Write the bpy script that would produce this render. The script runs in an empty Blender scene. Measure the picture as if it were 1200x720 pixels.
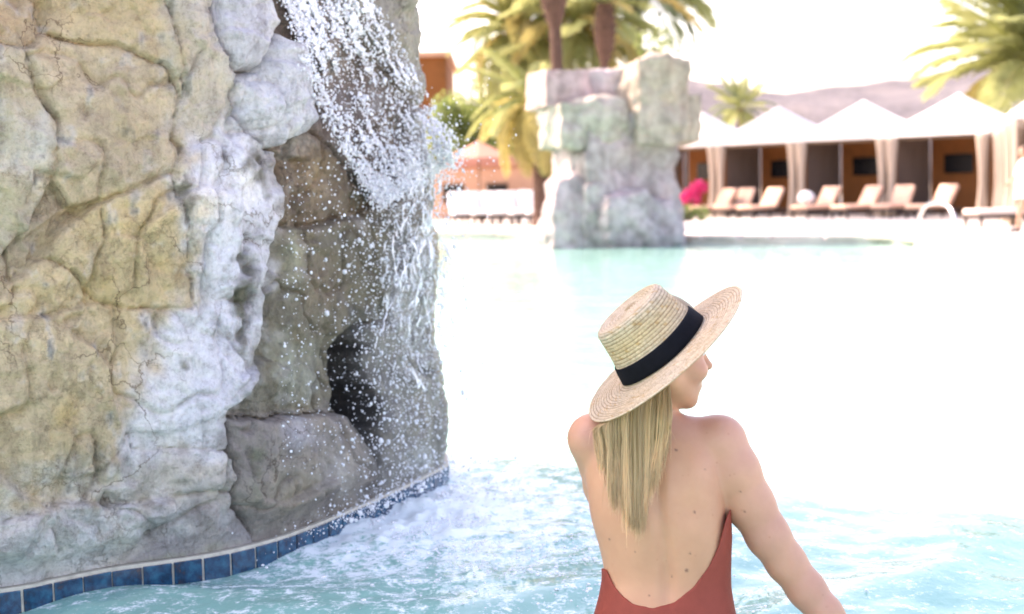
import bpy, math, random
import numpy as np
from mathutils import Vector, Matrix

random.seed(7)
rng = np.random.default_rng(7)
scn = bpy.context.scene
COL = scn.collection

# ------------------------------------------------------------------ camera
F = 1667.0                                   # focal length in pixels of a 1200-wide picture (50 mm)
CAM = np.array([0.0, 0.0, 1.15])
PITCH = math.atan((360 - 222) / F)
ROLL = math.radians(1.2)
fwd = np.array([0, math.cos(PITCH), -math.sin(PITCH)])
r0 = np.array([1.0, 0, 0]); u0 = np.cross(r0, fwd)
right = r0 * math.cos(ROLL) - u0 * math.sin(ROLL)
up = u0 * math.cos(ROLL) + r0 * math.sin(ROLL)
cam_d = bpy.data.cameras.new('camera')
cam_d.lens = 50; cam_d.sensor_width = 36; cam_d.clip_start = 0.05; cam_d.clip_end = 6000
cam_d.dof.use_dof = True; cam_d.dof.focus_distance = 3.4; cam_d.dof.aperture_fstop = 3.2
cam = bpy.data.objects.new('camera', cam_d); COL.objects.link(cam)
M = Matrix.Identity(4)
for i in range(3):
    M[i][0] = right[i]; M[i][1] = up[i]; M[i][2] = -fwd[i]; M[i][3] = CAM[i]
cam.matrix_world = M
scn.camera = cam

# ------------------------------------------------------------------ sky, sun, exposure
SUN_EL = math.radians(44); SUN_AZ = math.atan2(-0.84, 0.54)      # behind the rocks, to the left
world = bpy.data.worlds.new('World'); scn.world = world; world.use_nodes = True
wn = world.node_tree.nodes; wl = world.node_tree.links
sky = wn.new('ShaderNodeTexSky'); sky.sky_type = 'NISHITA'; sky.sun_disc = False
sky.sun_elevation = SUN_EL; sky.sun_rotation = SUN_AZ
sky.air_density = 1.0; sky.dust_density = 3.0; sky.ozone_density = 0.6
wl.new(sky.outputs[0], wn['Background'].inputs[0])
wn['Background'].inputs[1].default_value = 0.15
sl = bpy.data.lights.new('sun', 'SUN'); sl.energy = 2.0; sl.angle = math.radians(0.6); sl.color = (1.0, 0.94, 0.85)
so = bpy.data.objects.new('sun', sl); COL.objects.link(so)
sdir = Vector((math.sin(SUN_AZ) * math.cos(SUN_EL), math.cos(SUN_AZ) * math.cos(SUN_EL), math.sin(SUN_EL)))
so.rotation_euler = sdir.to_track_quat('Z', 'Y').to_euler(); so.location = (-6, 8, 12)
vs = scn.view_settings
vs.view_transform = 'Standard'; vs.look = 'None'; vs.exposure = 2.3; vs.gamma = 1.0
try:
    vs.use_white_balance = True; vs.white_balance_temperature = 7600; vs.white_balance_tint = 28
except Exception:
    pass
scn.cycles.use_denoising = True
scn.cycles.max_bounces = 8; scn.cycles.transmission_bounces = 6; scn.cycles.transparent_max_bounces = 8
scn.cycles.caustics_reflective = False; scn.cycles.caustics_refractive = False
scn.cycles.sample_clamp_indirect = 6

# ------------------------------------------------------------------ pixel helpers
def pix(x, y, d):
    "point seen at pixel (x, y) of the 1200x720 photograph, d metres ahead"
    return CAM + d * (fwd + (x - 600) / F * right - (y - 360) / F * up)
def onz(x, y, z=0.0):
    v = fwd + (x - 600) / F * right - (y - 360) / F * up
    return CAM + v * ((z - CAM[2]) / v[2])
def proj(P):
    q = P - CAM
    d = q @ fwd
    return 600 + F * (q @ right) / d, 360 - F * (q @ up) / d, d

# ------------------------------------------------------------------ noise
def _hash(ix, iy, iz, seed):
    h = (ix.astype(np.int64) * 374761393 + iy.astype(np.int64) * 668265263 + iz.astype(np.int64) * 2147483647 + seed * 974711) & 0x7fffffff
    h = ((h ^ (h >> 13)) * 1274126177) & 0x7fffffff
    h = h ^ (h >> 16)
    return (h & 0xffff).astype(np.float32) / 65535.0
def vnoise(P, seed=0):
    P = np.asarray(P, dtype=np.float64)
    f = np.floor(P); t = P - f; t = t * t * (3 - 2 * t)
    i = f.astype(np.int64); x, y, z = i[..., 0], i[..., 1], i[..., 2]
    tx, ty, tz = t[..., 0], t[..., 1], t[..., 2]
    def L(a, b, w): return a + (b - a) * w
    c = [_hash(x + a, y + b, z + c_, seed) for c_ in (0, 1) for b in (0, 1) for a in (0, 1)]
    return L(L(L(c[0], c[1], tx), L(c[2], c[3], tx), ty), L(L(c[4], c[5], tx), L(c[6], c[7], tx), ty), tz) * 2 - 1
def fbm(P, oct=4, seed=0, gain=0.5):
    s = 0; a = 1.0; P = np.asarray(P, dtype=np.float64)
    for o in range(oct):
        s = s + a * vnoise(P * 2 ** o + o * 17.3, seed + o); a *= gain
    return s

# ------------------------------------------------------------------ materials
MATS = {}
def new_mat(name):
    m = bpy.data.materials.new(name); m.use_nodes = True
    nt = m.node_tree; b = nt.nodes['Principled BSDF']
    MATS[name] = m
    return m, nt, b
def N(nt, kind, **kw):
    n = nt.nodes.new(kind)
    for k, v in kw.items():
        if k.startswith('i_'):
            key = k[2:]
            key = int(key) if key.isdigit() else key
            n.inputs[key].default_value = v
        else:
            setattr(n, k, v)
    return n
def coords(nt, kind='Object', scale=(1, 1, 1)):
    tc = N(nt, 'ShaderNodeTexCoord'); mp = N(nt, 'ShaderNodeMapping')
    mp.inputs['Scale'].default_value = scale
    nt.links.new(tc.outputs[kind], mp.inputs[0])
    return mp.outputs[0]
def noise(nt, vec, scale, detail=4, rough=0.6):
    n = N(nt, 'ShaderNodeTexNoise'); n.inputs['Scale'].default_value = scale
    n.inputs['Detail'].default_value = detail; n.inputs['Roughness'].default_value = rough
    if vec is not None: nt.links.new(vec, n.inputs['Vector'])
    return n
def ramp(nt, fac, stops):
    r = N(nt, 'ShaderNodeValToRGB'); cr = r.color_ramp
    while len(cr.elements) > 1: cr.elements.remove(cr.elements[-1])
    for k, (p, c) in enumerate(stops):
        e = cr.elements[0] if k == 0 else cr.elements.new(p)
        e.position = p; e.color = c if len(c) == 4 else (*c, 1)
    nt.links.new(fac, r.inputs[0])
    return r.outputs[0]
def mixc(nt, a, b, fac, mode='MIX'):
    m = N(nt, 'ShaderNodeMix', data_type='RGBA', blend_type=mode)
    for s, v in ((m.inputs[0], fac), (m.inputs[6], a), (m.inputs[7], b)):
        if hasattr(v, 'links'): nt.links.new(v, s)
        elif isinstance(v, (int, float)): s.default_value = v
        else: s.default_value = (*v, 1) if len(v) == 3 else v
    return m.outputs[2]
def bump(nt, b, h, strength=0.3, dist=0.01, prev=None):
    bp = N(nt, 'ShaderNodeBump'); bp.inputs['Strength'].default_value = strength; bp.inputs['Distance'].default_value = dist
    nt.links.new(h, bp.inputs['Height'])
    if prev is not None: nt.links.new(prev, bp.inputs['Normal'])
    if b is not None: nt.links.new(bp.outputs[0], b.inputs['Normal'])
    return bp.outputs[0]
def simple(name, col, rough=0.7, var=0.25, scale=8, spec=0.4, bmp=0.15, bscale=None, metal=0.0, coord='Object', stretch=(1, 1, 1)):
    m, nt, b = new_mat(name)
    v = coords(nt, coord, stretch)
    n = noise(nt, v, scale, 5)
    dark = tuple(c * (1 - var) for c in col); lite = tuple(min(1, c * (1 + var * 0.7)) for c in col)
    nt.links.new(ramp(nt, n.outputs[0], [(0.3, dark), (0.5, col), (0.72, lite)]), b.inputs['Base Color'])
    b.inputs['Roughness'].default_value = rough; b.inputs['Specular IOR Level'].default_value = spec; b.inputs['Metallic'].default_value = metal
    if bmp:
        n2 = noise(nt, v, bscale or scale * 5, 4)
        bump(nt, b, n2.outputs[0], bmp, 0.02)
    return m
def leafy(name, col, trans, var=0.35, scale=3):
    m, nt, b = new_mat(name)
    v = coords(nt, 'Object'); n = noise(nt, v, scale, 3)
    oi = N(nt, 'ShaderNodeObjectInfo')
    c = ramp(nt, n.outputs[0], [(0.3, tuple(x * (1 - var) for x in col)), (0.7, tuple(min(1, x * (1 + var)) for x in col))])
    nt.links.new(c, b.inputs['Base Color']); b.inputs['Roughness'].default_value = 0.5
    t = N(nt, 'ShaderNodeBsdfTranslucent'); t.inputs[0].default_value = (*trans, 1)
    mx = N(nt, 'ShaderNodeMixShader'); mx.inputs[0].default_value = 0.45
    nt.links.new(b.outputs[0], mx.inputs[1]); nt.links.new(t.outputs[0], mx.inputs[2])
    nt.links.new(mx.outputs[0], nt.nodes['Material Output'].inputs[0])
    return m

# ------------------------------------------------------------------ object helpers
def tag(o, label=None, cat=None, group=None, kind=None):
    for k, v in (('label', label), ('category', cat), ('group', group), ('kind', kind)):
        if v: o[k] = v
    return o
def link(o, parent=None):
    COL.objects.link(o)
    if parent is not None:
        o.parent = parent
        o.matrix_parent_inverse = Matrix.Identity(4)
    return o
def empty(name, loc=(0, 0, 0), rz=0.0):
    o = bpy.data.objects.new(name, None); o.location = loc; o.rotation_euler = (0, 0, rz); o.empty_display_size = 0.2
    return link(o)
def mesh_data(name, V, Fc, mat=None, smooth=False):
    me = bpy.data.meshes.new(name)
    V = np.asarray(V, dtype=np.float32)
    if isinstance(Fc, np.ndarray):
        k = Fc.shape[1]
        me.vertices.add(len(V)); me.vertices.foreach_set('co', V.ravel())
        me.loops.add(Fc.size); me.loops.foreach_set('vertex_index', Fc.astype(np.int32).ravel())
        me.polygons.add(len(Fc)); me.polygons.foreach_set('loop_start', np.arange(0, Fc.size, k, dtype=np.int32))
        me.update(calc_edges=True); me.validate()
    else:
        me.from_pydata([tuple(map(float, v)) for v in V], [], [list(map(int, f)) for f in Fc]); me.update()
    if mat is not None: me.materials.append(mat)
    if smooth and len(me.polygons): me.polygons.foreach_set('use_smooth', np.ones(len(me.polygons), dtype=bool))
    return me
def mobj(name, V, Fc, mat, parent=None, smooth=False, loc=None, rz=0):
    o = bpy.data.objects.new(name, mesh_data(name, V, Fc, mat, smooth))
    if loc is not None: o.location = loc
    o.rotation_euler[2] = rz
    return link(o, parent)
def col_attr(me, name, colors):
    a = me.attributes.new(name, 'FLOAT_COLOR', 'POINT')
    c = np.ones((len(me.vertices), 4), dtype=np.float32); c[:, :colors.shape[1]] = colors
    a.data.foreach_set('color', c.ravel())
def float_attr(me, name, vals):
    a = me.attributes.new(name, 'FLOAT', 'POINT'); a.data.foreach_set('value', np.asarray(vals, dtype=np.float32))
class MB:
    "collects simple solids into one mesh"
    def __init__(s): s.V = []; s.F = []
    def add(s, V, Fc):
        k = len(s.V); s.V += [tuple(v) for v in V]; s.F += [[i + k for i in f] for f in Fc]; return s
    def box(s, c, size, rz=0.0, rx=0.0, ry=0.0, bevel=0.0):
        x, y, z = [q / 2 for q in size]
        if bevel <= 0:
            V = [(a * x, b * y, c_ * z) for a in (-1, 1) for b in (-1, 1) for c_ in (-1, 1)]
            Fc = [(0, 1, 3, 2), (4, 6, 7, 5), (0, 4, 5, 1), (2, 3, 7, 6), (0, 2, 6, 4), (1, 5, 7, 3)]
        else:
            b_ = min(bevel, x * .9, y * .9, z * .9)
            import bmesh
            bm = bmesh.new(); bmesh.ops.create_cube(bm, size=1)
            for v in bm.verts: v.co = Vector((v.co.x * 2 * x, v.co.y * 2 * y, v.co.z * 2 * z))
            bmesh.ops.bevel(bm, geom=bm.edges[:], offset=b_, segments=2, profile=0.5, affect='EDGES')
            bm.verts.ensure_lookup_table()
            V = [tuple(v.co) for v in bm.verts]; Fc = [[v.index for v in f.verts] for f in bm.faces]; bm.free()
        R = Matrix.Rotation(rz, 3, 'Z') @ Matrix.Rotation(ry, 3, 'Y') @ Matrix.Rotation(rx, 3, 'X')
        V = [tuple(R @ Vector(v) + Vector(c)) for v in V]
        return s.add(V, Fc)
    def tube(s, pts, rad, n=8, cap=True):
        pts = [np.array(p, float) for p in pts]
        if not hasattr(rad, '__len__'): rad = [rad] * len(pts)
        V = []; Fc = []
        a = None
        for i, p in enumerate(pts):
            t = pts[min(i + 1, len(pts) - 1)] - pts[max(i - 1, 0)]; t /= np.linalg.norm(t) + 1e-9
            if a is None:
                a = np.cross(t, [0, 0, 1.0] if abs(t[2]) < .9 else [1.0, 0, 0])
            a = a - t * (a @ t); a /= np.linalg.norm(a) + 1e-9; b = np.cross(t, a)
            for k in range(n):
                w = 2 * math.pi * k / n; V.append(p + rad[i] * (a * math.cos(w) + b * math.sin(w)))
        for i in range(len(pts) - 1):
            for k in range(n):
                Fc.append((i * n + k, i * n + (k + 1) % n, (i + 1) * n + (k + 1) % n, (i + 1) * n + k))
        if cap: Fc.append(tuple(range(n))[::-1]); Fc.append(tuple(range((len(pts) - 1) * n, len(pts) * n)))
        return s.add(V, Fc)
    def lathe(s, prof, n=24, c=(0, 0, 0)):
        V = []; Fc = []
        for r, z in prof:
            for k in range(n):
                w = 2 * math.pi * k / n; V.append((c[0] + r * math.cos(w), c[1] + r * math.sin(w), c[2] + z))
        for i in range(len(prof) - 1):
            for k in range(n):
                Fc.append((i * n + k, i * n + (k + 1) % n, (i + 1) * n + (k + 1) % n, (i + 1) * n + k))
        return s.add(V, Fc)
    def build(s, name, mat, parent=None, smooth=False, loc=None, rz=0):
        return mobj(name, s.V, s.F, mat, parent, smooth, loc, rz)
def copy_tree(o, parent=None, first=True):
    c = o.copy(); COL.objects.link(c); c.parent = parent
    if parent is not None: c.matrix_parent_inverse = Matrix.Identity(4)
    for ch in list(o.children): copy_tree(ch, c)
    return c

# ------------------------------------------------------------------ implicit surfaces
class Field:
    "distance field on a grid, in its own axes"
    def __init__(s, lo, hi, h):
        s.lo = np.array(lo, np.float32); s.h = h
        s.n = np.ceil((np.array(hi) - np.array(lo)) / h).astype(int) + 1
        s.d = np.full(tuple(s.n), 0.25, np.float32)
    def sub(s, lo, hi):
        a = np.clip(((np.array(lo) - s.lo) / s.h).astype(int), 0, s.n); b = np.clip(((np.array(hi) - s.lo) / s.h).astype(int) + 2, 0, s.n)
        sl_ = tuple(slice(i, j) for i, j in zip(a, b))
        g = [s.lo[k] + s.h * np.arange(a[k], b[k], dtype=np.float32) for k in range(3)]
        return sl_, g[0][:, None, None], g[1][None, :, None], g[2][None, None, :]
    def union(s, sl_, e, k):
        d = s.d[sl_]
        if k <= 0: s.d[sl_] = np.minimum(d, e); return
        h = np.clip(0.5 + 0.5 * (d - e) / k, 0, 1)
        s.d[sl_] = d + (e - d) * h - k * h * (1 - h)
    def capsule(s, a, b, ra, rb, k=0.02):
        a = np.array(a, np.float32); b = np.array(b, np.float32); m = max(ra, rb) + k * 2 + .02
        sl_, X, Y, Z = s.sub(np.minimum(a, b) - m, np.maximum(a, b) + m)
        ab = b - a; L2 = float(ab @ ab) + 1e-9
        t = np.clip(((X - a[0]) * ab[0] + (Y - a[1]) * ab[1] + (Z - a[2]) * ab[2]) / L2, 0, 1)
        e = np.sqrt((X - a[0] - t * ab[0]) ** 2 + (Y - a[1] - t * ab[1]) ** 2 + (Z - a[2] - t * ab[2]) ** 2) - (ra + (rb - ra) * t)
        s.union(sl_, e, k)
    def chain(s, pts, k=0.015):
        for p, q in zip(pts[:-1], pts[1:]): s.capsule(p[:3], q[:3], p[3], q[3], k)
    def ellipsoid(s, c, r, axes=None, k=0.02):
        c = np.array(c, np.float32); m = max(r) + k * 2 + .02
        sl_, X, Y, Z = s.sub(c - m, c + m)
        A = np.eye(3) if axes is None else np.array(axes, float)
        q = 0; q2 = 0
        for i in range(3):
            w = (X - c[0]) * A[i][0] + (Y - c[1]) * A[i][1] + (Z - c[2]) * A[i][2]
            q = q + (w / r[i]) ** 2; q2 = q2 + (w / r[i] ** 2) ** 2
        k0 = np.sqrt(q); k1 = np.sqrt(q2) + 1e-6
        s.union(sl_, (k0 * (k0 - 1) / k1).astype(np.float32), k)
    def dent(s, c, r, amp):
        "pushes the surface in (amp > 0) or out, over a soft ball"
        c = np.array(c, np.float32); r = np.array(r if hasattr(r, '__len__') else (r, r, r), np.float32)
        sl_, X, Y, Z = s.sub(c - 2.4 * r, c + 2.4 * r)
        s.d[sl_] += amp * np.exp(-(((X - c[0]) / r[0]) ** 2 + ((Y - c[1]) / r[1]) ** 2 + ((Z - c[2]) / r[2]) ** 2))
def surface(field):
    d = field.d; n = d.shape; s = d < 0
    cnt = np.zeros(tuple(k - 1 for k in n), np.uint8)
    for a in (0, 1):
        for b in (0, 1):
            for c in (0, 1):
                cnt += s[a:n[0] - 1 + a, b:n[1] - 1 + b, c:n[2] - 1 + c]
    act = np.argwhere((cnt > 0) & (cnt < 8))
    idx = np.full(cnt.shape, -1, np.int32); idx[act[:, 0], act[:, 1], act[:, 2]] = np.arange(len(act))
    acc = np.zeros((len(act), 3), np.float32); num = np.zeros(len(act), np.float32)
    C = [(a, b, c) for a in (0, 1) for b in (0, 1) for c in (0, 1)]
    val = {c: d[act[:, 0] + c[0], act[:, 1] + c[1], act[:, 2] + c[2]] for c in C}
    for c in C:
        for ax in range(3):
            if c[ax] == 1: continue
            e = list(c); e[ax] = 1; e = tuple(e)
            va, vb = val[c], val[e]; m = (va < 0) != (vb < 0)
            t = np.where(m, va / np.where(va - vb == 0, 1, va - vb), 0)
            p = np.tile(np.array(c, np.float32), (len(act), 1)); p[:, ax] += t
            acc[m] += p[m]; num[m] += 1
    V = field.lo + field.h * (act + acc / num[:, None])
    quads = []
    for ax in range(3):
        b, c = (ax + 1) % 3, (ax + 2) % 3
        lo = [slice(None)] * 3; hi = [slice(None)] * 3; lo[ax] = slice(0, n[ax] - 1); hi[ax] = slice(1, n[ax])
        ch = s[tuple(lo)] != s[tuple(hi)]
        E = np.argwhere(ch); E = E[(E[:, b] > 0) & (E[:, c] > 0) & (E[:, b] < n[b] - 1) & (E[:, c] < n[c] - 1)]
        ins = s[E[:, 0], E[:, 1], E[:, 2]]
        def cell(db, dc):
            Q = E.copy(); Q[:, b] += db; Q[:, c] += dc
            return idx[Q[:, 0], Q[:, 1], Q[:, 2]]
        q = np.stack([cell(-1, -1), cell(0, -1), cell(0, 0), cell(-1, 0)], 1)
        q[~ins] = q[~ins][:, ::-1]
        quads.append(q)
    Q = np.concatenate(quads); Q = Q[(Q >= 0).all(1)]
    return V, Q
def smooth_verts(V, Q, it=2, lam=0.5):
    E = np.concatenate([Q[:, [0, 1]], Q[:, [1, 2]], Q[:, [2, 3]], Q[:, [3, 0]]]); E = np.concatenate([E, E[:, ::-1]])
    deg = np.bincount(E[:, 0], minlength=len(V)).astype(np.float32)
    for _ in range(it):
        S = np.stack([np.bincount(E[:, 0], weights=V[E[:, 1], k], minlength=len(V)) for k in range(3)], 1) / np.maximum(deg, 1)[:, None]
        V = V + lam * (S - V)
    return V

# ================================================================== SETTING
def wparent(name, base, label=None, cat=None, group=None):
    e = empty(name, base); tag(e, label, cat, group); return e
def wobj(name, V, Fc, mat, parent, smooth=False):
    "mesh given in world coordinates, kept under a parent that is only moved, not turned"
    V = np.asarray(V, float)
    if parent is not None: V = V - np.array(parent.location)
    return mobj(name, V, Fc, mat, parent, smooth)

SPLASH = np.array([onz(470, 600)[0], onz(470, 600)[1]])
DECK = 0.10

# ---- materials of the setting
def water_material():
    m, nt, b = new_mat('pool_water')
    v = coords(nt, 'Object')
    at = N(nt, 'ShaderNodeAttribute', attribute_name='Churn')
    n1 = noise(nt, v, 14, 7, 0.72); n2 = noise(nt, v, 60, 5, 0.75); n3 = noise(nt, v, 1.1, 3)
    a = N(nt, 'ShaderNodeMath', operation='ADD'); nt.links.new(n1.outputs[0], a.inputs[0])
    s = N(nt, 'ShaderNodeMath', operation='MULTIPLY', i_1=0.55); nt.links.new(n2.outputs[0], s.inputs[0]); nt.links.new(s.outputs[0], a.inputs[1])
    c2 = N(nt, 'ShaderNodeMath', operation='MULTIPLY_ADD', i_1=0.62, i_2=-0.98); nt.links.new(at.outputs['Fac'], c2.inputs[0])
    t = N(nt, 'ShaderNodeMath', operation='ADD'); nt.links.new(a.outputs[0], t.inputs[0]); nt.links.new(c2.outputs[0], t.inputs[1])
    foam = ramp(nt, t.outputs[0], [(0.0, (0, 0, 0)), (0.16, (1, 1, 1))])
    deep = ramp(nt, n3.outputs[0], [(0.3, (0.18, 0.40, 0.335)), (0.7, (0.235, 0.48, 0.405))])
    colr = mixc(nt, deep, (0.80, 0.88, 0.86), foam)
    nt.links.new(colr, b.inputs['Base Color'])
    rg = N(nt, 'ShaderNodeMath', operation='MULTIPLY_ADD', i_1=0.4, i_2=0.04); nt.links.new(foam, rg.inputs[0]); nt.links.new(rg.outputs[0], b.inputs['Roughness'])
    b.inputs['IOR'].default_value = 1.33
    w1 = noise(nt, coords(nt, 'Object', (1, 0.55, 1)), 7, 4, 0.55); w2 = noise(nt, v, 26, 3, 0.6)
    p = bump(nt, None, w1.outputs[0], 0.35, 0.03); bump(nt, b, w2.outputs[0], 0.22, 0.008, p)
    return m
WATER = water_material()
PAVE = simple('sandstone_paving', (0.56, 0.52, 0.47), 0.8, 0.12, 1.2, bmp=0.1, bscale=30)
COPING = simple('coping_stone', (0.62, 0.54, 0.45), 0.8, 0.35, 1.5, bmp=0.3, bscale=9)
EARTH = simple('desert_earth', (0.42, 0.34, 0.25), 0.9, 0.25, 0.4)
def hill_material():
    m, nt, b = new_mat('scrub_hillside')
    v = coords(nt, 'Object')
    n1 = noise(nt, v, 0.035, 6, 0.65); n2 = noise(nt, v, 0.35, 4, 0.7)
    c = ramp(nt, n1.outputs[0], [(0.35, (0.085, 0.08, 0.088)), (0.65, (0.165, 0.15, 0.15))])
    g = ramp(nt, n2.outputs[0], [(0.52, (1, 1, 1)), (0.64, (0.42, 0.47, 0.36))])
    nt.links.new(mixc(nt, c, g, 1.0, 'MULTIPLY'), b.inputs['Base Color']); b.inputs['Roughness'].default_value = 0.95
    bump(nt, b, n2.outputs[0], 0.6, 2.0)
    return m
HILL = hill_material()

# ---- water: one sheet, finely waved near the camera
def build_water():
    def spaced(lo, hi, f):
        out = [lo]
        while out[-1] < hi: out.append(out[-1] + f(out[-1]))
        return np.array(out)
    ys = spaced(-5.5, 44, lambda y: 0.2 if y < 2.2 else 0.0105 * max(y / 2.6, 1) ** 1.15)
    xs = spaced(-20, 9.5, lambda x: 0.012 if -1.7 < x < 2.3 else 0.012 + 0.05 * (abs(x - 0.3) - 1.9))
    X, Y = np.meshgrid(xs, ys); sh = X.shape
    P = np.stack([X.ravel(), Y.ravel(), np.zeros(X.size)], 1)
    r = np.hypot(P[:, 0] - SPLASH[0], (P[:, 1] - SPLASH[1]) * 0.8)
    near = np.exp(-(P[:, 1] / 14) ** 2)
    z = np.zeros(len(P)); rg = np.random.default_rng(3)
    for k in range(16):                           # rings running out from the waterfall, and cross chop
        wl_ = 0.16 * 1.23 ** (k % 9); am = 0.0068 * wl_ * (1.0 if k < 9 else 0.7)
        cx, cy = SPLASH + rg.normal(0, 0.35, 2)
        rr = np.hypot(P[:, 0] - cx, P[:, 1] - cy)
        th = rg.uniform(0, 6.28)
        ph = rr if k < 9 else P[:, 0] * math.cos(th) + P[:, 1] * math.sin(th)
        z += am * np.sin(2 * math.pi * ph / wl_ + rg.uniform(0, 6.28) + 1.6 * fbm(P * 0.9 + k, 2, 40 + k))
    z *= 0.35 + 0.65 * near
    churn = np.exp(-(r / 0.55) ** 2)
    sel = churn > 0.02
    tb = np.zeros(len(P)); Q = P[sel].copy()
    tb[sel] = 0.020 * np.abs(fbm(Q * 9, 4, 5)) + 0.012 * fbm(Q * 22, 3, 6)
    z += churn * tb
    far = 0.22 * np.exp(-(r / 2.2) ** 2)
    churn = np.clip(churn * .42 + far + 0.13, 0, 1)
    P[:, 2] = z
    ny, nx = sh; I = np.arange(ny * nx).reshape(sh)
    Fc = np.stack([I[:-1, :-1], I[:-1, 1:], I[1:, 1:], I[1:, :-1]], -1).reshape(-1, 4)
    o = mobj('pool_water', P, Fc, WATER, smooth=True); float_attr(o.data, 'Churn', churn)
    tag(o, 'pale aqua rippling swimming pool water around the rocks', 'water', kind='structure')
build_water()

# ---- deck round the pool, with a low coping
edge = [(1.2, -6.0), (4.75, 13.2), (7.25, 25.6), (6.9, 26.6), (5.2, 27.0), (3.6, 28.2), (1.6, 31.2), (-0.2, 33.6), (-3.0, 35.0), (-9.0, 36.5), (-21, 37.0)]
def build_deck():
    outer = [(60, -6.0), (60, 13.2), (60, 26), (60, 40), (30, 95), (20, 95), (10, 95), (0, 95), (-15, 95), (-30, 95), (-60, 95)]
    n = len(edge); V = [(x, y, DECK) for x, y in edge] + [(x, y, DECK) for x, y in outer]
    Fc = [(i, n + i, n + i + 1, i + 1) for i in range(n - 1)]
    o = mobj('pool_deck', V, Fc, PAVE); tag(o, 'sunlit pale paved pool deck', 'deck', kind='structure')
    # coping stones: a rounded lip along the edge, each stone a piece
    pts = np.array(edge); seg = np.linalg.norm(np.diff(pts, axis=0), axis=1); cum = np.r_[0, np.cumsum(seg)]
    cop = mobj('pool_kerb', [(x, y, zz) for x, y in edge for zz in (-0.9, DECK - 0.004)],
               [(2 * i, 2 * i + 1, 2 * i + 3, 2 * i + 2) for i in range(n - 1)], COPING); tag(cop, 'low stone kerb along the pool edge', 'kerb', kind='structure')
    t = 18.0; data = {}
    while t < cum[-1] - 14:
        L = random.uniform(0.55, 1.1)
        def at(q):
            i = min(np.searchsorted(cum, q) - 1, n - 2); w = (q - cum[i]) / seg[i]; return pts[i] * (1 - w) + pts[i + 1] * w
        a, b = at(t), at(t + L - 0.03); c = (a + b) / 2; d = b - a
        mb = MB().box((0, 0, 0), (np.linalg.norm(d), 0.42, 0.10), bevel=0.03)
        key = round(L * 5)
        if key not in data: data[key] = mesh_data('coping_stone', mb.V, mb.F, COPING)
        ob = bpy.data.objects.new('coping_stone', data[key]); nv_ = np.array([-d[1], d[0]]) / np.linalg.norm(d); nv_ = nv_ * (1 if nv_ @ (c - np.array([0, 15.0])) > 0 else -1); c = c + nv_ * .185
        ob.location = (c[0], c[1], DECK + 0.012 + random.uniform(-.006, .006))
        ob.rotation_euler[2] = math.atan2(d[1], d[0]); link(ob, cop)
        t += L
build_deck()
V = [(-3000, 94, 0.12), (3000, 94, 0.12), (3000, 4500, 0.12), (-3000, 4500, 0.12), (59, 94, .12), (59, -300, .12), (3000, -300, .12), (-3000, -6, .12), (-20.5, -6, .12), (-20.5, 94, .12), (-3000, -300, .12), (59, -6, .12)]
o = mobj('ground', V, [(0, 1, 2, 3), (4, 5, 6, 1), (0, 7, 8, 9), (7, 10, 5, 11)], EARTH); tag(o, 'dry desert ground beyond the resort', 'ground', kind='structure')
V = [(-21, -6, -0.76), (9, -6, -0.76), (9, 38, -0.76), (-21, 38, -0.76)]
o = mobj('pool_floor', V, [(0, 1, 2, 3)], simple('pool_plaster', (0.6, 0.75, 0.72), 0.7)); tag(o, 'pale plaster floor under the pool water', 'pool floor', kind='structure')

# ---- hills
def build_hills():
    rid = [(-400, 190), (300, 150), (560, 120), (700, 100), (810, 97), (850, 104), (890, 109), (920, 107), (960, 101), (1000, 97), (1050, 93), (1090, 89), (1150, 84), (1250, 78), (1500, 70), (1900, 120)]
    xs = np.linspace(-400, 1900, 330); ry = np.interp(xs, [p[0] for p in rid], [p[1] for p in rid])
    V = []; nr = 26
    for j in range(nr):
        t = j / (nr - 1); D = 420 + 300 * t
        for x, y in zip(xs, ry):
            top = pix(x, y, 720); p = pix(x, 222, D)
            h = max(top[2], 2) * (t ** 0.8)
            V.append((p[0], p[1], h))
    V = np.array(V)
    V[:, 2] += fbm(V * np.array([.012, .012, 0]), 5, 9) * 5.0 * np.clip(V[:, 2] / 25, 0, 1) + fbm(V * np.array([.08, .08, 0]), 3, 19) * 0.9
    nx = len(xs); back = V[-nx:].copy(); back[:, 1] += 260; back[:, 2] = -4; V[:nx, 2] = -2
    V = np.concatenate([V, back]); I = np.arange(len(V)).reshape(nr + 1, nx)
    Fc = np.stack([I[:-1, :-1], I[:-1, 1:], I[1:, 1:], I[1:, :-1]], -1).reshape(-1, 4)
    o = mobj('hills', V, Fc, HILL, smooth=True); tag(o, 'low scrub covered desert hills behind the cabanas', 'hill', kind='structure')
build_hills()

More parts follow.
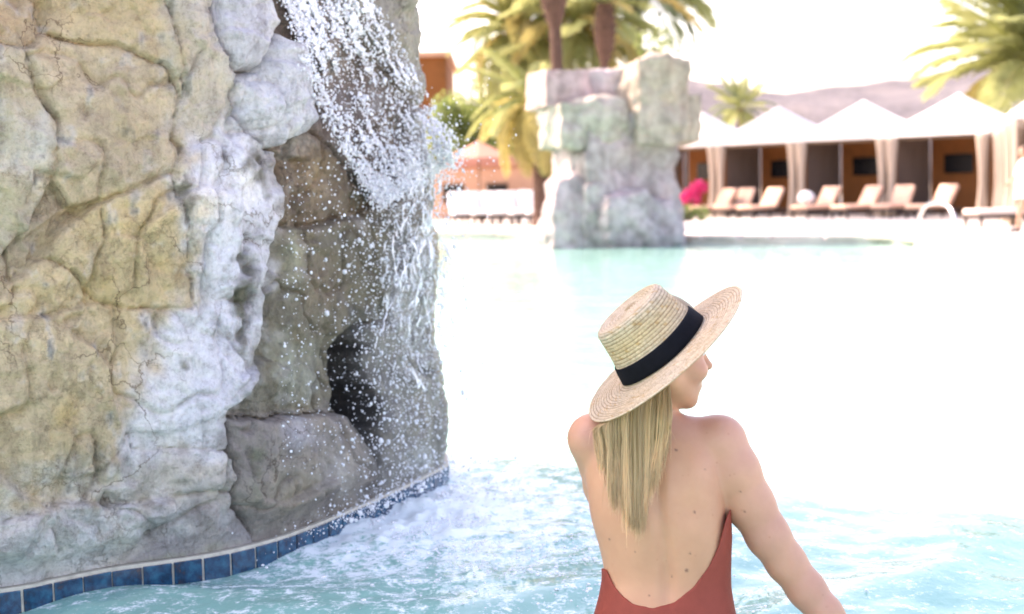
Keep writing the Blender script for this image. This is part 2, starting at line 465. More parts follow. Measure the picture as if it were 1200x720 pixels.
# ================================================================== WATERFALL ROCK
def rock_material():
    m, nt, b = new_mat('mottled_rock')
    v = coords(nt, 'Object')
    at = N(nt, 'ShaderNodeAttribute', attribute_name='Col'); wet = N(nt, 'ShaderNodeAttribute', attribute_name='Wet')
    n1 = noise(nt, v, 3.2, 7, 0.68); n2 = noise(nt, v, 17, 6, 0.7); n3 = noise(nt, v, 70, 5, 0.75)
    st = noise(nt, coords(nt, 'Object', (1, 1, 0.22)), 21, 5, 0.65)
    c = mixc(nt, at.outputs['Color'], ramp(nt, n1.outputs[0], [(0.3, (0.70, 0.68, 0.72)), (0.5, (1, 1, 1)), (0.7, (1.25, 1.16, 0.98))]), 0.75, 'MULTIPLY')
    c = mixc(nt, c, ramp(nt, n2.outputs[0], [(0.32, (0.45, 0.40, 0.38)), (0.47, (1, 1, 1)), (0.70, (1.26, 1.24, 1.2))]), 0.55, 'MULTIPLY')
    c = mixc(nt, c, ramp(nt, st.outputs[0], [(0.34, (0.60, 0.57, 0.56)), (0.5, (1, 1, 1)), (0.7, (1.12, 1.12, 1.12))]), 0.5, 'MULTIPLY')
    c = mixc(nt, c, ramp(nt, n3.outputs[0], [(0.34, (0.45, 0.40, 0.36)), (0.5, (1, 1, 1)), (.68, (1.15, 1.15, 1.15))]), 0.38, 'MULTIPLY')
    # thin dark hairline cracks and pale lime veins
    d = noise(nt, v, 5.5, 5, 0.6)
    vv = N(nt, 'ShaderNodeVectorMath', operation='MULTIPLY_ADD'); nt.links.new(d.outputs['Color'], vv.inputs[0]); vv.inputs[1].default_value = (.28, .28, .28); nt.links.new(v, vv.inputs[2])
    vo = N(nt, 'ShaderNodeTexVoronoi', feature='DISTANCE_TO_EDGE'); vo.inputs['Scale'].default_value = 4.2; nt.links.new(vv.outputs[0], vo.inputs['Vector'])
    hair = ramp(nt, vo.outputs['Distance'], [(0.0, (0.42, 0.36, 0.32)), (0.018, (1, 1, 1))])
    gate = ramp(nt, noise(nt, v, 2.1, 3).outputs[0], [(0.48, (0, 0, 0)), (0.58, (1, 1, 1))])
    c = mixc(nt, c, hair, gate, 'MULTIPLY')
    nt.links.new(c, b.inputs['Base Color'])
    r = N(nt, 'ShaderNodeMath', operation='MULTIPLY_ADD', i_1=-0.5, i_2=0.82); nt.links.new(wet.outputs['Fac'], r.inputs[0]); nt.links.new(r.outputs[0], b.inputs['Roughness'])
    g2 = ramp(nt, noise(nt, v, 3.0, 3).outputs[0], [(0.50, (0, 0, 0)), (0.62, (.75, .75, .75))])
    vo2 = N(nt, 'ShaderNodeTexVoronoi', feature='DISTANCE_TO_EDGE'); vo2.inputs['Scale'].default_value = 13; 
    vv2 = N(nt, 'ShaderNodeVectorMath', operation='MULTIPLY_ADD'); nt.links.new(n2.outputs['Color'], vv2.inputs[0]); vv2.inputs[1].default_value = (.16, .16, .16); nt.links.new(v, vv2.inputs[2]); nt.links.new(vv2.outputs[0], vo2.inputs['Vector'])
    fl = N(nt, 'ShaderNodeMath', operation='MINIMUM', i_1=0.10); nt.links.new(vo2.outputs['Distance'], fl.inputs[0])
    fl2 = N(nt, 'ShaderNodeMath', operation='MULTIPLY'); nt.links.new(fl.outputs[0], fl2.inputs[0]); nt.links.new(g2, fl2.inputs[1])
    c = mixc(nt, c, ramp(nt, vo2.outputs['Distance'], [(0.0, (0.62, 0.52, 0.42)), (0.022, (1, 1, 1))]), g2, 'MULTIPLY'); nt.links.new(c, b.inputs['Base Color'])
    p = bump(nt, None, fl2.outputs[0], 0.6, 0.05); p = bump(nt, None, n2.outputs[0], 0.7, 0.03, p); p = bump(nt, None, st.outputs[0], 0.3, 0.02, p); p = bump(nt, None, vo.outputs['Distance'], 0.12, 0.02, p); bump(nt, b, n3.outputs[0], 0.9, 0.009, p)
    return m
ROCK = rock_material()
OCH = (0.62, 0.47, 0.27); BEI = (0.54, 0.47, 0.37); LIM = (0.78, 0.76, 0.77); GRY = (0.44, 0.42, 0.43); BRN = (0.18, 0.125, 0.075); OLV = (0.175, 0.15, 0.095)
# every stone: outline in the photograph, relief (m), crack depth, bulge, colour, wetness
STONES = [
 ([(-90, -90), (65, -90), (65, 0), (55, 30), (30, 55), (-90, 45)], .00, .022, .010, (0.50, 0.36, 0.22), 0),
 ([(65, -90), (190, -90), (190, 0), (205, 40), (215, 115), (190, 80), (150, 62), (100, 48), (57, 32), (65, 0)], .035, .03, .010, OCH, 0),
 ([(30, 55), (57, 32), (100, 48), (150, 62), (190, 82), (208, 110), (203, 150), (198, 205), (165, 212), (150, 218), (110, 235), (75, 240), (60, 215), (62, 140), (40, 110)], .02, .028, .010, (0.61, 0.48, 0.31), 0),
 ([(190, -90), (243, -90), (243, 0), (250, 60), (268, 120), (250, 165), (203, 160), (215, 115), (205, 40)], .03, .012, .010, BEI, 0),
 ([(-90, 45), (30, 55), (40, 110), (62, 140), (60, 215), (30, 270), (-90, 380)], .01, .02, .010, (0.50, 0.43, 0.31), 0),
 ([(60, 215), (75, 240), (110, 235), (75, 257), (40, 300), (0, 345), (-90, 420), (-90, 380), (30, 270)], -.03, .03, .010, (0.48, 0.37, 0.25), 0),
 ([(75, 255), (110, 237), (150, 220), (198, 208), (215, 260), (222, 320), (225, 360), (160, 362), (110, 352), (60, 300), (48, 295)], .035, .03, .010, (0.62, 0.47, 0.26), 0),
 ([(-90, 420), (0, 345), (40, 300), (60, 300), (110, 352), (60, 370), (-90, 378)], .02, .018, .010, OCH, 0),
 ([(-90, 378), (60, 370), (110, 352), (175, 362), (175, 430), (148, 500), (100, 565), (-90, 630)], .040, .008, .010, (0.61, 0.47, 0.28), 0),
 ([(198, 208), (245, 165), (268, 120), (290, 170), (320, 180), (318, 260), (300, 320), (305, 380), (290, 440), (262, 475), (255, 520), (155, 525), (148, 505), (175, 430), (175, 365), (225, 360), (222, 320), (215, 260)], .035, .006, .010, LIM, .3),
 ([(155, 527), (240, 522), (268, 550), (265, 570), (200, 578), (180, 582), (120, 590), (100, 570), (148, 510)], .045, .02, .010, (0.58, 0.52, 0.44), 0),
 ([(-90, 635), (100, 592), (180, 582), (203, 582), (205, 602), (150, 642), (150, 670), (-90, 720)], .085, .03, .010, (0.60, 0.57, 0.54), 0),
 ([(203, 580), (265, 571), (262, 590), (300, 637), (150, 668), (150, 642), (205, 602)], .035, .02, .010, (0.40, 0.36, 0.35), .2),
 ([(243, -90), (325, -90), (312, 0), (322, 28), (300, 90), (284, 72), (268, 65), (240, 25)], .07, .05, .06, (0.58, 0.57, 0.60), .1),
 ([(278, 100), (320, 36), (350, 58), (367, 120), (356, 152), (310, 177), (280, 150), (273, 115)], .09, .06, .10, (0.62, 0.62, 0.64), .1),
 ([(325, -90), (405, -90), (402, 0), (442, 55), (475, 110), (484, 150), (490, 235), (440, 222), (400, 170), (370, 120), (353, 56), (325, 33), (312, 0)], -.06, .03, .010, (0.24, 0.185, 0.15), .8),
 ([(405, -90), (493, -90), (493, 0), (496, 70), (540, 98), (540, 128), (490, 125), (470, 80), (442, 50), (402, 0)], -.02, .03, .010, (0.30, 0.275, 0.22), .3),
 ([(486, 125), (560, 100), (560, 350), (530, 420), (505, 430), (470, 375), (480, 260)], -.02, .02, .010, (0.36, 0.35, 0.33), .6),
 ([(322, 182), (366, 152), (400, 170), (440, 225), (436, 252), (395, 262), (335, 262)], -.06, .035, .010, BRN, .6),
 ([(335, 264), (395, 264), (438, 254), (482, 240), (478, 300), (468, 374), (432, 382), (412, 400), (405, 470), (410, 482), (300, 492), (262, 488), (275, 470), (305, 400), (310, 320), (322, 265)], -.03, .02, .010, OLV, .5),
 ([(262, 490), (300, 494), (410, 484), (425, 500), (442, 560), (442, 580), (300, 637), (262, 572), (258, 520)], .06, .035, .06, (0.28, 0.24, 0.205), .4),
 ([(407, 402), (430, 384), (440, 460), (444, 575), (440, 562), (426, 508), (409, 470)], -.50, .05, .00, (0.05, 0.045, 0.035), .6),  # deep hollow, its shade painted in as near-black colour
 ([(432, 382), (470, 376), (505, 432), (540, 450), (560, 560), (445, 590), (440, 470)], .015, .03, .04, (0.25, 0.235, 0.205), .7),
]
def poly_sd(px, py, poly):
    P = np.array(poly, np.float32); d = np.full(px.shape, 1e9, np.float32); ins = np.zeros(px.shape, bool)
    for i in range(len(P)):
        a, b = P[i], P[(i + 1) % len(P)]; e = b - a
        t = np.clip(((px - a[0]) * e[0] + (py - a[1]) * e[1]) / (e @ e), 0, 1)
        d = np.minimum(d, np.hypot(px - a[0] - t * e[0], py - a[1] - t * e[1]))
        c = ((a[1] <= py) != (b[1] <= py)) & (px < (b[0] - a[0]) * (py - a[1]) / (b[1] - a[1] + 1e-9) + a[0])
        ins ^= c
    return np.where(ins, -d, d)
def blur(A, n):
    for _ in range(n):
        for ax in (0, 1):
            A = (np.roll(A, 1, ax) + A * 2 + np.roll(A, -1, ax)) / 4
    return A

line = [(0, 688), (65, 676), (130, 663), (190, 655), (250, 646), (310, 632), (355, 617), (400, 599), (440, 582), (480, 564), (508, 550), (524, 540)]
front = [onz(x, y, 0.07)[:2] for x, y in line]
front[-1] = front[-1] + np.array([-.01, .02])
loop_pts = [np.array(p) for p in front] + [np.array(p) for p in [(-.36, 6.0), (-.72, 6.42), (-1.3, 6.75), (-2.1, 6.95), (-3.0, 6.9), (-3.8, 6.5), (-4.2, 5.7), (-4.1, 4.9), (-3.9, 3.8), (-3.2, 3.25), (-2.5, 3.3), (-1.95, 3.72)]]  # unseen left bulge and trimmed back are shaped to steer the rock's shadow
def catmull(P, closed, step):
    n = len(P); out = []
    for i in range(n):
        p0, p1, p2, p3 = P[(i - 1) % n], P[i], P[(i + 1) % n], P[(i + 2) % n]
        k = max(2, int(np.linalg.norm(p2 - p1) / step(p1)))
        for j in range(k):
            t = j / k
            out.append(0.5 * ((2 * p1) + (p2 - p0) * t + (2 * p0 - 5 * p1 + 4 * p2 - p3) * t * t + (3 * p1 - p0 - 3 * p2 + p3) * t ** 3))
    return np.array(out)
LOOP = catmull(loop_pts, True, lambda p: 0.0052 if (p[1] < 6.3 and p[0] > -1.8) else 0.05)
def loop_normals(L):
    t = np.roll(L, -1, 0) - np.roll(L, 1, 0); t /= np.linalg.norm(t, axis=1)[:, None]
    return np.stack([t[:, 1], -t[:, 0]], 1)
LN = loop_normals(LOOP)
for _ in range(30): LN = (np.roll(LN, 1, 0) + LN + np.roll(LN, -1, 0)) / 3
LN /= np.linalg.norm(LN, axis=1)[:, None]
rock_root = wparent('waterfall_rock', (-1.9, 5.9, 0.0), 'large ochre and grey artificial rock formation with blue tiled foot and waterfall', 'rock formation')
ROCK_TOP = 4.8  # unseen upper rock, raised so its shadow covers the woman
def build_rock():
    zs = np.r_[np.arange(0.068, 2.12, 0.0052), np.linspace(2.15, ROCK_TOP, 44)]
    nl, nz = len(LOOP), len(zs)
    Z = np.repeat(zs, nl); B = np.tile(LOOP, (nz, 1)); NN = np.tile(LN, (nz, 1))
    cen = LOOP.mean(0)
    t = np.clip((Z - 2.9) / (ROCK_TOP - 2.9), 0, 1)
    lean = -0.03 * np.clip(Z - 0.5, 0, 2)
    base = B + NN * lean[:, None]
    base = cen + (base - cen) * (1 - 0.72 * t ** 2.2)[:, None]
    P = np.c_[base, Z]
    px, py, dd = proj(P)
    # stone map on a pixel raster
    gx = np.arange(-80, 560, 2.0); gy = np.arange(-80, 724, 2.0); GX, GY = np.meshgrid(gx, gy)
    W = np.stack([GX * .022, GY * .022, GX * 0], -1); W2 = W * 4
    wx = GX + 4 * fbm(W, 3, 21) + 1.6 * fbm(W2, 2, 22); wy = GY + 4 * fbm(W + 9, 3, 23) + 1.6 * fbm(W2 + 5, 2, 24)
    SD = np.stack([poly_sd(wx, wy, s[0]) for s in STONES])
    order = np.argpartition(SD, 1, axis=0)[:2]; a = np.take_along_axis(SD, order, 0)
    idm = np.where(a[0] <= a[1], order[0], order[1]); bd = np.abs(a[0] - a[1]) / 2
    rel = np.array([s[1] for s in STONES])[idm]; crk = np.array([s[2] for s in STONES])[idm]; bul = np.array([s[3] for s in STONES])[idm]
    colm = np.array([s[4] for s in STONES])[idm]; wetm = np.array([s[5] for s in STONES])[idm]
    relb = blur(rel, 2)
    # chipped facets: small planes, each with its own tilt and height
    def facets(nf, amp, tilt, seed):
        rg = np.random.default_rng(seed); sx = rg.uniform(-80, 560, nf); sy = rg.uniform(-80, 724, nf); best = np.full(GX.shape, 1e9); out = np.zeros(GX.shape)
        for k in range(nf):
            x0, x1 = np.searchsorted(gx, (sx[k] - 110, sx[k] + 110)); y0, y1 = np.searchsorted(gy, (sy[k] - 110, sy[k] + 110))
            dx = wx[y0:y1, x0:x1] - sx[k]; dy = wy[y0:y1, x0:x1] - sy[k]; d2 = dx * dx + dy * dy * rg.uniform(.5, 1.3); b = best[y0:y1, x0:x1]; m = d2 < b
            b[m] = d2[m]; out[y0:y1, x0:x1][m] = (amp * rg.normal() + tilt * (rg.normal() * dx + rg.normal() * dy))[m]
        return blur(np.clip(out, -.03, .03), 1)
    fac = facets(130, .006, .00022, 5) + facets(700, .0026, .00022, 6)
    disp = fac + relb + bul * (1 - np.exp(-bd / 16)) - bul - crk * np.exp(-(bd / 1.9) ** 1.25)
    # lime run-off: pale fan down the white streak, over the lower stones, with ragged borders
    def blob(cx, cy, rx, ry, ang=0):
        c, s = math.cos(ang), math.sin(ang); u = (wx - cx) * c + (wy - cy) * s; v = -(wx - cx) * s + (wy - cy) * c
        return np.exp(-(u / rx) ** 2 - (v / ry) ** 2)
    rag = fbm(W * 3.0 + 30, 4, 51); rag2 = fbm(np.stack([GX * .09, GY * .016, GX * 0], -1), 4, 52)
    def stain_or_shade(mask, col, k):
        nonlocal colm
        w = np.clip((mask + 0.30 * rag + 0.18 * rag2) * k, 0, 1)[..., None]
        colm = colm * (1 - w) + np.array(col) * w
    crisp = colm.copy(); soft = np.stack([blur(colm[..., k], 46) for k in range(3)], -1)
    jx = np.clip((GX + 80 + 16 * fbm(W * 2.2 + 70, 5, 55, .65)) / 2, 0, len(gx) - 1).astype(int); jy = np.clip((GY + 80 + 16 * fbm(W * 2.2 + 90, 5, 56, .65)) / 2, 0, len(gy) - 1).astype(int)
    keepc = np.isin(idm, (13, 14, 15, 18, 20, 21, 22))[..., None]
    colm = np.where(keepc, .7 * crisp + .3 * soft, soft[jy, jx]); colm = np.stack([blur(colm[..., k], 2) for k in range(3)], -1)
    stain_or_shade(blob(200, 450, 120, 26, 2.05) - .15, (0.80, 0.78, 0.75), 1.2)
    stain_or_shade(blob(60, 560, 110, 30, -.15) - .3, (0.62, 0.58, 0.48), 1.0)
    stain_or_shade(blob(255, 300, 30, 140) - .2, (0.78, 0.77, 0.79), 1.2)
    stain_or_shade(blob(30, 170, 40, 50) - .35, (0.62, 0.58, 0.52), 1.0)
    stain_or_shade(blob(120, 330, 26, 34) - .4, (0.58, 0.40, 0.17), .9)
    stain_or_shade(blob(60, 480, 26, 50) - .35, (0.58, 0.40, 0.17), 1.0)
    stain_or_shade(blob(150, 150, 40, 50) - .4, (0.50, 0.38, 0.20), .7)
    stain_or_shade(blob(200, 60, 20, 70) - .4, (0.45, 0.43, 0.36), .7)
    stain_or_shade(blob(295, 198, 20, 26) - .3, (0.13, 0.11, 0.07), 1.8)
    stain_or_shade(blob(282, 340, 14, 62) - .33, (0.15, 0.14, 0.09), 1.8)
    stain_or_shade(blob(270, 130, 8, 40) - .35, (0.12, 0.11, 0.08), 1.5)
    stain_or_shade(blob(350, 430, 50, 50) - .35, (0.33, 0.34, 0.26), 1.0)
    stain_or_shade(blob(345, 300, 14, 60) - .4, (0.42, 0.43, 0.30), 1.0)
    stain_or_shade(blob(380, 205, 28, 40) - .3, (0.30, 0.21, 0.12), 1.0)
    stain_or_shade(blob(385, 330, 40, 60) - .3, (0.24, 0.17, 0.10), 1.0)
    stain_or_shade(blob(475, 330, 22, 90) - .35, (0.50, 0.50, 0.49), 1.0)
    stain_or_shade(blob(428, 455, 24, 95) - .25, (0.025, 0.022, 0.018), 1.9)  # not a stain: shade of the hollow painted dark into the colour
    stain_or_shade(blob(330, 575, 60, 40) - .3, (0.33, 0.28, 0.20), 1.1)
    stain_or_shade(blob(395, 545, 34, 44) - .35, (0.40, 0.37, 0.32), 1.0)
    stain_or_shade(blob(290, 540, 14, 40) - .4, (0.24, 0.24, 0.15), 1.2)
    stain_or_shade(blob(350, 515, 50, 22) - .4, (0.45, 0.42, 0.46), .8)
    stain_or_shade(blob(490, 540, 40, 26) - .4, (0.50, 0.52, 0.48), .8)
    stain_or_shade(blob(100, 640, 140, 22, -.2) - .35, (0.66, 0.65, 0.63), 1.0)
    stain_or_shade(blob(120, 672, 200, 9, -.22) - .45, (0.30, 0.32, 0.20), 1.0)
    # pits in the lime streak
    pit = np.clip(blob(282, 330, 20, 90) + .25 * rag - .45, 0, 1) * np.clip(fbm(W * 5, 3, 61), 0, 1)
    disp = disp - 0.10 * pit
    disp = disp + 0.012 * rag2 * np.clip(blob(250, 380, 60, 150), 0, 1)
    # the thrown-water channel is hollowed
    disp = disp - 0.05 * blob(410, 100, 40, 80, .9)
    def samp(A, nearest=False):
        fx = np.clip((px + 80) / 2, 0, len(gx) - 1.01); fy = np.clip((py + 80) / 2, 0, len(gy) - 1.01)
        if nearest: return A[np.round(fy).astype(int), np.round(fx).astype(int)]
        i, j = fx.astype(int), fy.astype(int); u, v = fx - i, fy - j
        if A.ndim == 3: u = u[:, None]; v = v[:, None]
        return A[j, i] * (1 - u) * (1 - v) + A[j, i + 1] * u * (1 - v) + A[j + 1, i] * (1 - u) * v + A[j + 1, i + 1] * u * v
    facing = NN @ np.array([-0.0, -1.0]) * 0 + (-(NN[:, 0] * (P[:, 0]) + NN[:, 1] * P[:, 1]) / np.hypot(P[:, 0], P[:, 1]))
    vis = np.clip((facing + 0.05) / 0.2, 0, 1) * np.clip((2.5 - Z) / .35, 0, 1)
    nz3 = 0.16 * fbm(P * 0.8, 2, 71); rid = 1 - np.abs(fbm(P * np.array([1.6, 1.6, 1.6]), 3, 72))
    generic = nz3 + 0.10 * fbm(P * 2.0, 3, 73) - 0.12 * np.clip(rid - .86, 0, 1) * 5
    fine = 0.012 * fbm(P * 5.5, 3, 74) + 0.007 * fbm(P * 16, 3, 75) + 0.0035 * fbm(P * 48, 2, 76)
    fine -= 0.020 * np.clip(1 - np.abs(fbm(P * np.array([4, 4, 3.]), 3, 77)) * 7, 0, 1) ** 2
    D = vis * samp(disp) + (1 - vis) * (generic * .5 - .05) + 0.045 * vis * fbm(P * 1.7, 2, 78) + fine
    foot = np.clip((Z - 0.068) / 0.16, 0, 1); foot = foot * foot * (3 - 2 * foot)
    D = np.where(Z < 0.23, np.minimum(D, 0.02 + 0.10 * foot) * (0.25 + 0.75 * foot) - 0.008 * (1 - foot), D)
    Q = P.copy(); Q[:, :2] += NN * D[:, None]
    Q[:, 2] += 0.010 * fbm(P * 6, 2, 79) * foot
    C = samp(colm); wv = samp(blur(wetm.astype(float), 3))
    gc = np.array([0.42, 0.35, 0.25]) * (1 + 0.25 * fbm(P * 1.1, 3, 80))[:, None]
    C = C * vis[:, None] + gc * (1 - vis)[:, None]; wv = wv * vis
    ids = samp(idm, True); ids = np.where(vis > 0.5, ids, len(STONES))
    I = np.arange(nl * nz).reshape(nz, nl); J = np.roll(I, -1, 1)
    Fc = np.stack([I[:-1], J[:-1], J[1:], I[1:]], -1).reshape(-1, 4)[:, ::-1]
    fid = ids[Fc[:, 0]]
    for k in range(len(STONES) + 1):
        f = Fc[fid == k]
        if len(f) == 0: continue
        u, inv = np.unique(f, return_inverse=True); f = inv.reshape(-1, 4)
        nm = 'stone' if k < len(STONES) else 'rock_body'
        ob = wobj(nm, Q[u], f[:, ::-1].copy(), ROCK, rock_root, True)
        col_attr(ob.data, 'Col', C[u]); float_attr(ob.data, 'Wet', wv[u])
        if k == 14: ob['label'] = 'pale grey rounded boulder wedged beside the falling water'
        if k == 9: ob['label'] = 'white lime crusted rock streak'
    cap = I[-1]; ob = wobj('rock_top', np.r_[Q[cap], [Q[cap].mean(0) + np.array([0, 0, .12])]], [(i, (i + 1) % nl, nl) for i in range(nl)], ROCK, rock_root, True)
    col_attr(ob.data, 'Col', np.tile(np.array([[.42, .35, .25]]), (nl + 1, 1))); float_attr(ob.data, 'Wet', np.zeros(nl + 1))
    return Q.reshape(nz, nl, 3), zs
RQ, RZ = build_rock()

# ---- blue tile band at the waterline
def tile_material():
    m, nt, b = new_mat('blue_glazed_tile')
    v = coords(nt, 'Object'); oi = N(nt, 'ShaderNodeObjectInfo')
    n = noise(nt, v, 26, 5, 0.7)
    sh = N(nt, 'ShaderNodeVectorMath', operation='ADD'); nt.links.new(v, sh.inputs[0])
    cmb = N(nt, 'ShaderNodeCombineXYZ'); nt.links.new(oi.outputs['Random'], cmb.inputs[0]); nt.links.new(oi.outputs['Random'], cmb.inputs[2])
    sc_ = N(nt, 'ShaderNodeVectorMath', operation='SCALE'); sc_.inputs['Scale'].default_value = 9; nt.links.new(cmb.outputs[0], sc_.inputs[0]); nt.links.new(sc_.outputs[0], sh.inputs[1])
    nt.links.new(sh.outputs[0], n.inputs['Vector'])
    c = ramp(nt, n.outputs[0], [(0.28, (0.10, 0.045, 0.03)), (0.40, (0.004, 0.022, 0.055)), (0.52, (0.004, 0.055, 0.12)), (0.70, (0.01, 0.13, 0.21))])
    nt.links.new(c, b.inputs['Base Color']); b.inputs['Roughness'].default_value = 0.16; b.inputs['Coat Weight'].default_value = 0.4
    bump(nt, b, n.outputs[0], 0.12, 0.004)
    return m
TILE = tile_material(); GROUT = simple('pale_grout', (0.62, 0.56, 0.46), 0.85, 0.25, 30)
def build_tiles():
    n = len(LOOP); off = 0.012
    R = LOOP + LN * off; R2 = LOOP - LN * 0.05
    LC = np.r_[LOOP, LOOP[:1]]; NC = np.r_[LN, LN[:1]]; cum = np.r_[0, np.cumsum(np.linalg.norm(np.diff(LC, axis=0), axis=1))]
    st = list(range(0, n, 6))
    V = [(*R[i], z) for i in st for z in (-0.5, 0.066)] + [(*R2[i], 0.066) for i in st]
    k = len(st)
    Fc = [(2 * i, 2 * ((i + 1) % k), 2 * ((i + 1) % k) + 1, 2 * i + 1) for i in range(k)] + [(2 * i + 1, 2 * ((i + 1) % k) + 1, 2 * k + (i + 1) % k, 2 * k + i) for i in range(k)]
    wobj('grout_band', V, Fc, GROUT, rock_root)
    tw, gap, h = 0.0905, 0.0055, 0.098
    L = cum[-1]; q = -2.57; mb = MB().box((0, 0, 0), (tw - gap, 0.012, h), bevel=0.0022); md = mesh_data('tile', mb.V, mb.F, TILE)
    def at(d):
        d = d % L; i = min(max(np.searchsorted(cum, d) - 1, 0), n - 1); w = (d - cum[i]) / (cum[i + 1] - cum[i]); q_ = NC[i] * (1 - w) + NC[i + 1] * w; return LC[i] * (1 - w) + LC[i + 1] * w + q_ * (off + 0.0005), q_
    cnt = 0
    while q < L - 2.6 and cnt < 190:
        a, _ = at(q); b_, _ = at(q + tw); d = b_ - a; p = (a + b_) / 2
        o = bpy.data.objects.new('tile', md); o.location = (*(p - np.array(rock_root.location)[:2]), 0.056 - h / 2 + random.uniform(-.0012, .0012))
        o.rotation_euler = (random.uniform(-.02, .02), 0, math.atan2(d[1], d[0]) + random.uniform(-.012, .012)); link(o, rock_root)
        q += tw; cnt += 1
build_tiles()

# ================================================================== ROCK PILLAR IN THE POOL
def pillar_material():
    m, nt, b = new_mat('weathered_pillar_rock')
    v = coords(nt, 'Object'); at = N(nt, 'ShaderNodeAttribute', attribute_name='Col')
    n1 = noise(nt, v, 1.6, 6, 0.65); n2 = noise(nt, v, 7, 5, 0.7); n3 = noise(nt, coords(nt, 'Object', (1, 1, .25)), 4, 4, .6)
    c = mixc(nt, at.outputs['Color'], ramp(nt, n1.outputs[0], [(0.3, (0.55, 0.56, 0.55)), (0.5, (1, 1, 1)), (0.7, (1.25, 1.08, 1.12))]), 0.8, 'MULTIPLY')
    c = mixc(nt, c, ramp(nt, n2.outputs[0], [(0.34, (0.55, 0.5, 0.5)), (0.52, (1, 1, 1)), (0.7, (1.2, 1.2, 1.2))]), 0.7, 'MULTIPLY')
    c = mixc(nt, c, ramp(nt, n3.outputs[0], [(0.36, (0.6, 0.58, 0.6)), (0.5, (1, 1, 1)), (0.68, (1.25, 1.25, 1.3))]), 0.6, 'MULTIPLY')
    nt.links.new(c, b.inputs['Base Color']); b.inputs['Roughness'].default_value = 0.85
    p = bump(nt, None, n2.outputs[0], 0.6, 0.08); bump(nt, b, n3.outputs[0], 0.4, 0.06, p)
    return m
PROCK = pillar_material()
def boulder(c, size, seed, sq=0.55, amp=0.10, rz=0.0, shear=(0, 0), taper=0.0, n=26):
    "a squarish stone: cube sphere pushed out to a box, then chipped"
    V = []; Fc = []; g = np.linspace(-1, 1, n)
    A, B = np.meshgrid(g, g, indexing='ij')
    for ax in range(3):
        for s in (-1, 1):
            P = np.zeros((n, n, 3)); P[..., ax] = s; P[..., (ax + 1) % 3] = A; P[..., (ax + 2) % 3] = B
            k = sum(len(q) for q in V); V.append(P.reshape(-1, 3))
            I = np.arange(n * n).reshape(n, n) + k
            q = np.stack([I[:-1, :-1], I[1:, :-1], I[1:, 1:], I[:-1, 1:]], -1).reshape(-1, 4)
            Fc.append(q if s > 0 else q[:, ::-1])
    V = np.concatenate(V); Fc = np.concatenate(Fc)
    key = np.round(V * 1e4).astype(np.int64); u, first, inv = np.unique(key, axis=0, return_index=True, return_inverse=True)
    V = V[first]; Fc = inv.reshape(-1)[Fc]
    S = V / np.linalg.norm(V, axis=1)[:, None]
    P = V * sq + S * (1 - sq)
    nrm = S.copy()
    P = P * np.array(size) / 2
    P += nrm * (amp * fbm(P * 1.3 + seed * 7.1, 3, seed) + amp * .4 * fbm(P * 5 + seed, 3, seed + 4))[:, None]
    t = P[:, 2] / size[2] + .5
    P[:, 0] = P[:, 0] * (1 - taper * t) + shear[0] * t; P[:, 1] = P[:, 1] * (1 - taper * t) + shear[1] * t
    c_, s_ = math.cos(rz), math.sin(rz)
    P = np.c_[P[:, 0] * c_ - P[:, 1] * s_, P[:, 0] * s_ + P[:, 1] * c_, P[:, 2]]
    return P + np.array(c), Fc
PD = 27.6
def pz(x, y, d=PD): return pix(x, y, d)
pl = onz(715, 289)
pillar = wparent('rock_pillar', (pl[0], pl[1] + .6, 0), 'tall grey green rock pillar of stacked blocks standing in the pool', 'rock formation')
def pillar_part(x0, x1, y0, y1, dep, dy, col, seed, **kw):
    s = F / (PD + dy); a = pz((x0 + x1) / 2, (y0 + y1) / 2, PD + dy)
    size = ((x1 - x0) / s * .93, dep * .9, (y1 - y0) / s)
    kw.setdefault('rz', .30); V, Fc = boulder(a, size, seed, **kw)
    o = wobj('boulder', V, Fc, PROCK, pillar, True)
    cc = np.array(col) * (1 + .18 * fbm(V * .9, 2, seed + 30))[:, None]
    col_attr(o.data, 'Col', cc); return o
GG = (0.41, 0.36, 0.34); PK = (0.44, 0.33, 0.30); TN = (0.40, 0.35, 0.27)
pillar_part(658, 797, 128, 316, 2.0, .7, (0.41, 0.35, 0.325), 3, sq=.74, amp=.16, taper=.06)
pillar_part(628, 700, 205, 312, 1.3, .0, GG, 5, sq=.6, amp=.14, shear=(.12, .1), taper=.18)
pillar_part(668, 752, 212, 312, 1.1, .1, (0.42, 0.38, 0.35), 6, sq=.6, amp=.14, taper=.05)
pillar_part(636, 738, 118, 176, 1.6, .3, (0.42, 0.385, 0.32), 7, sq=.76, amp=.14, shear=(-.12, -.1))
pillar_part(650, 720, 168, 215, 1.4, .5, GG, 17, sq=.7, amp=.07)
pillar_part(727, 799, 72, 172, 1.6, .4, TN, 9, sq=.8, amp=.13)
pillar_part(765, 812, 112, 168, 1.3, .7, TN, 10, sq=.7, amp=.08)
pillar_part(622, 684, 84, 128, 1.5, .5, PK, 11, sq=.88, amp=.05, taper=.10)
pillar_part(672, 734, 82, 130, 1.2, .8, (0.52, 0.45, 0.42), 12, sq=.7, amp=.09)
pillar_part(690, 800, 225, 312, 1.2, -.05, (0.40, 0.355, 0.34), 13, sq=.6, amp=.16)

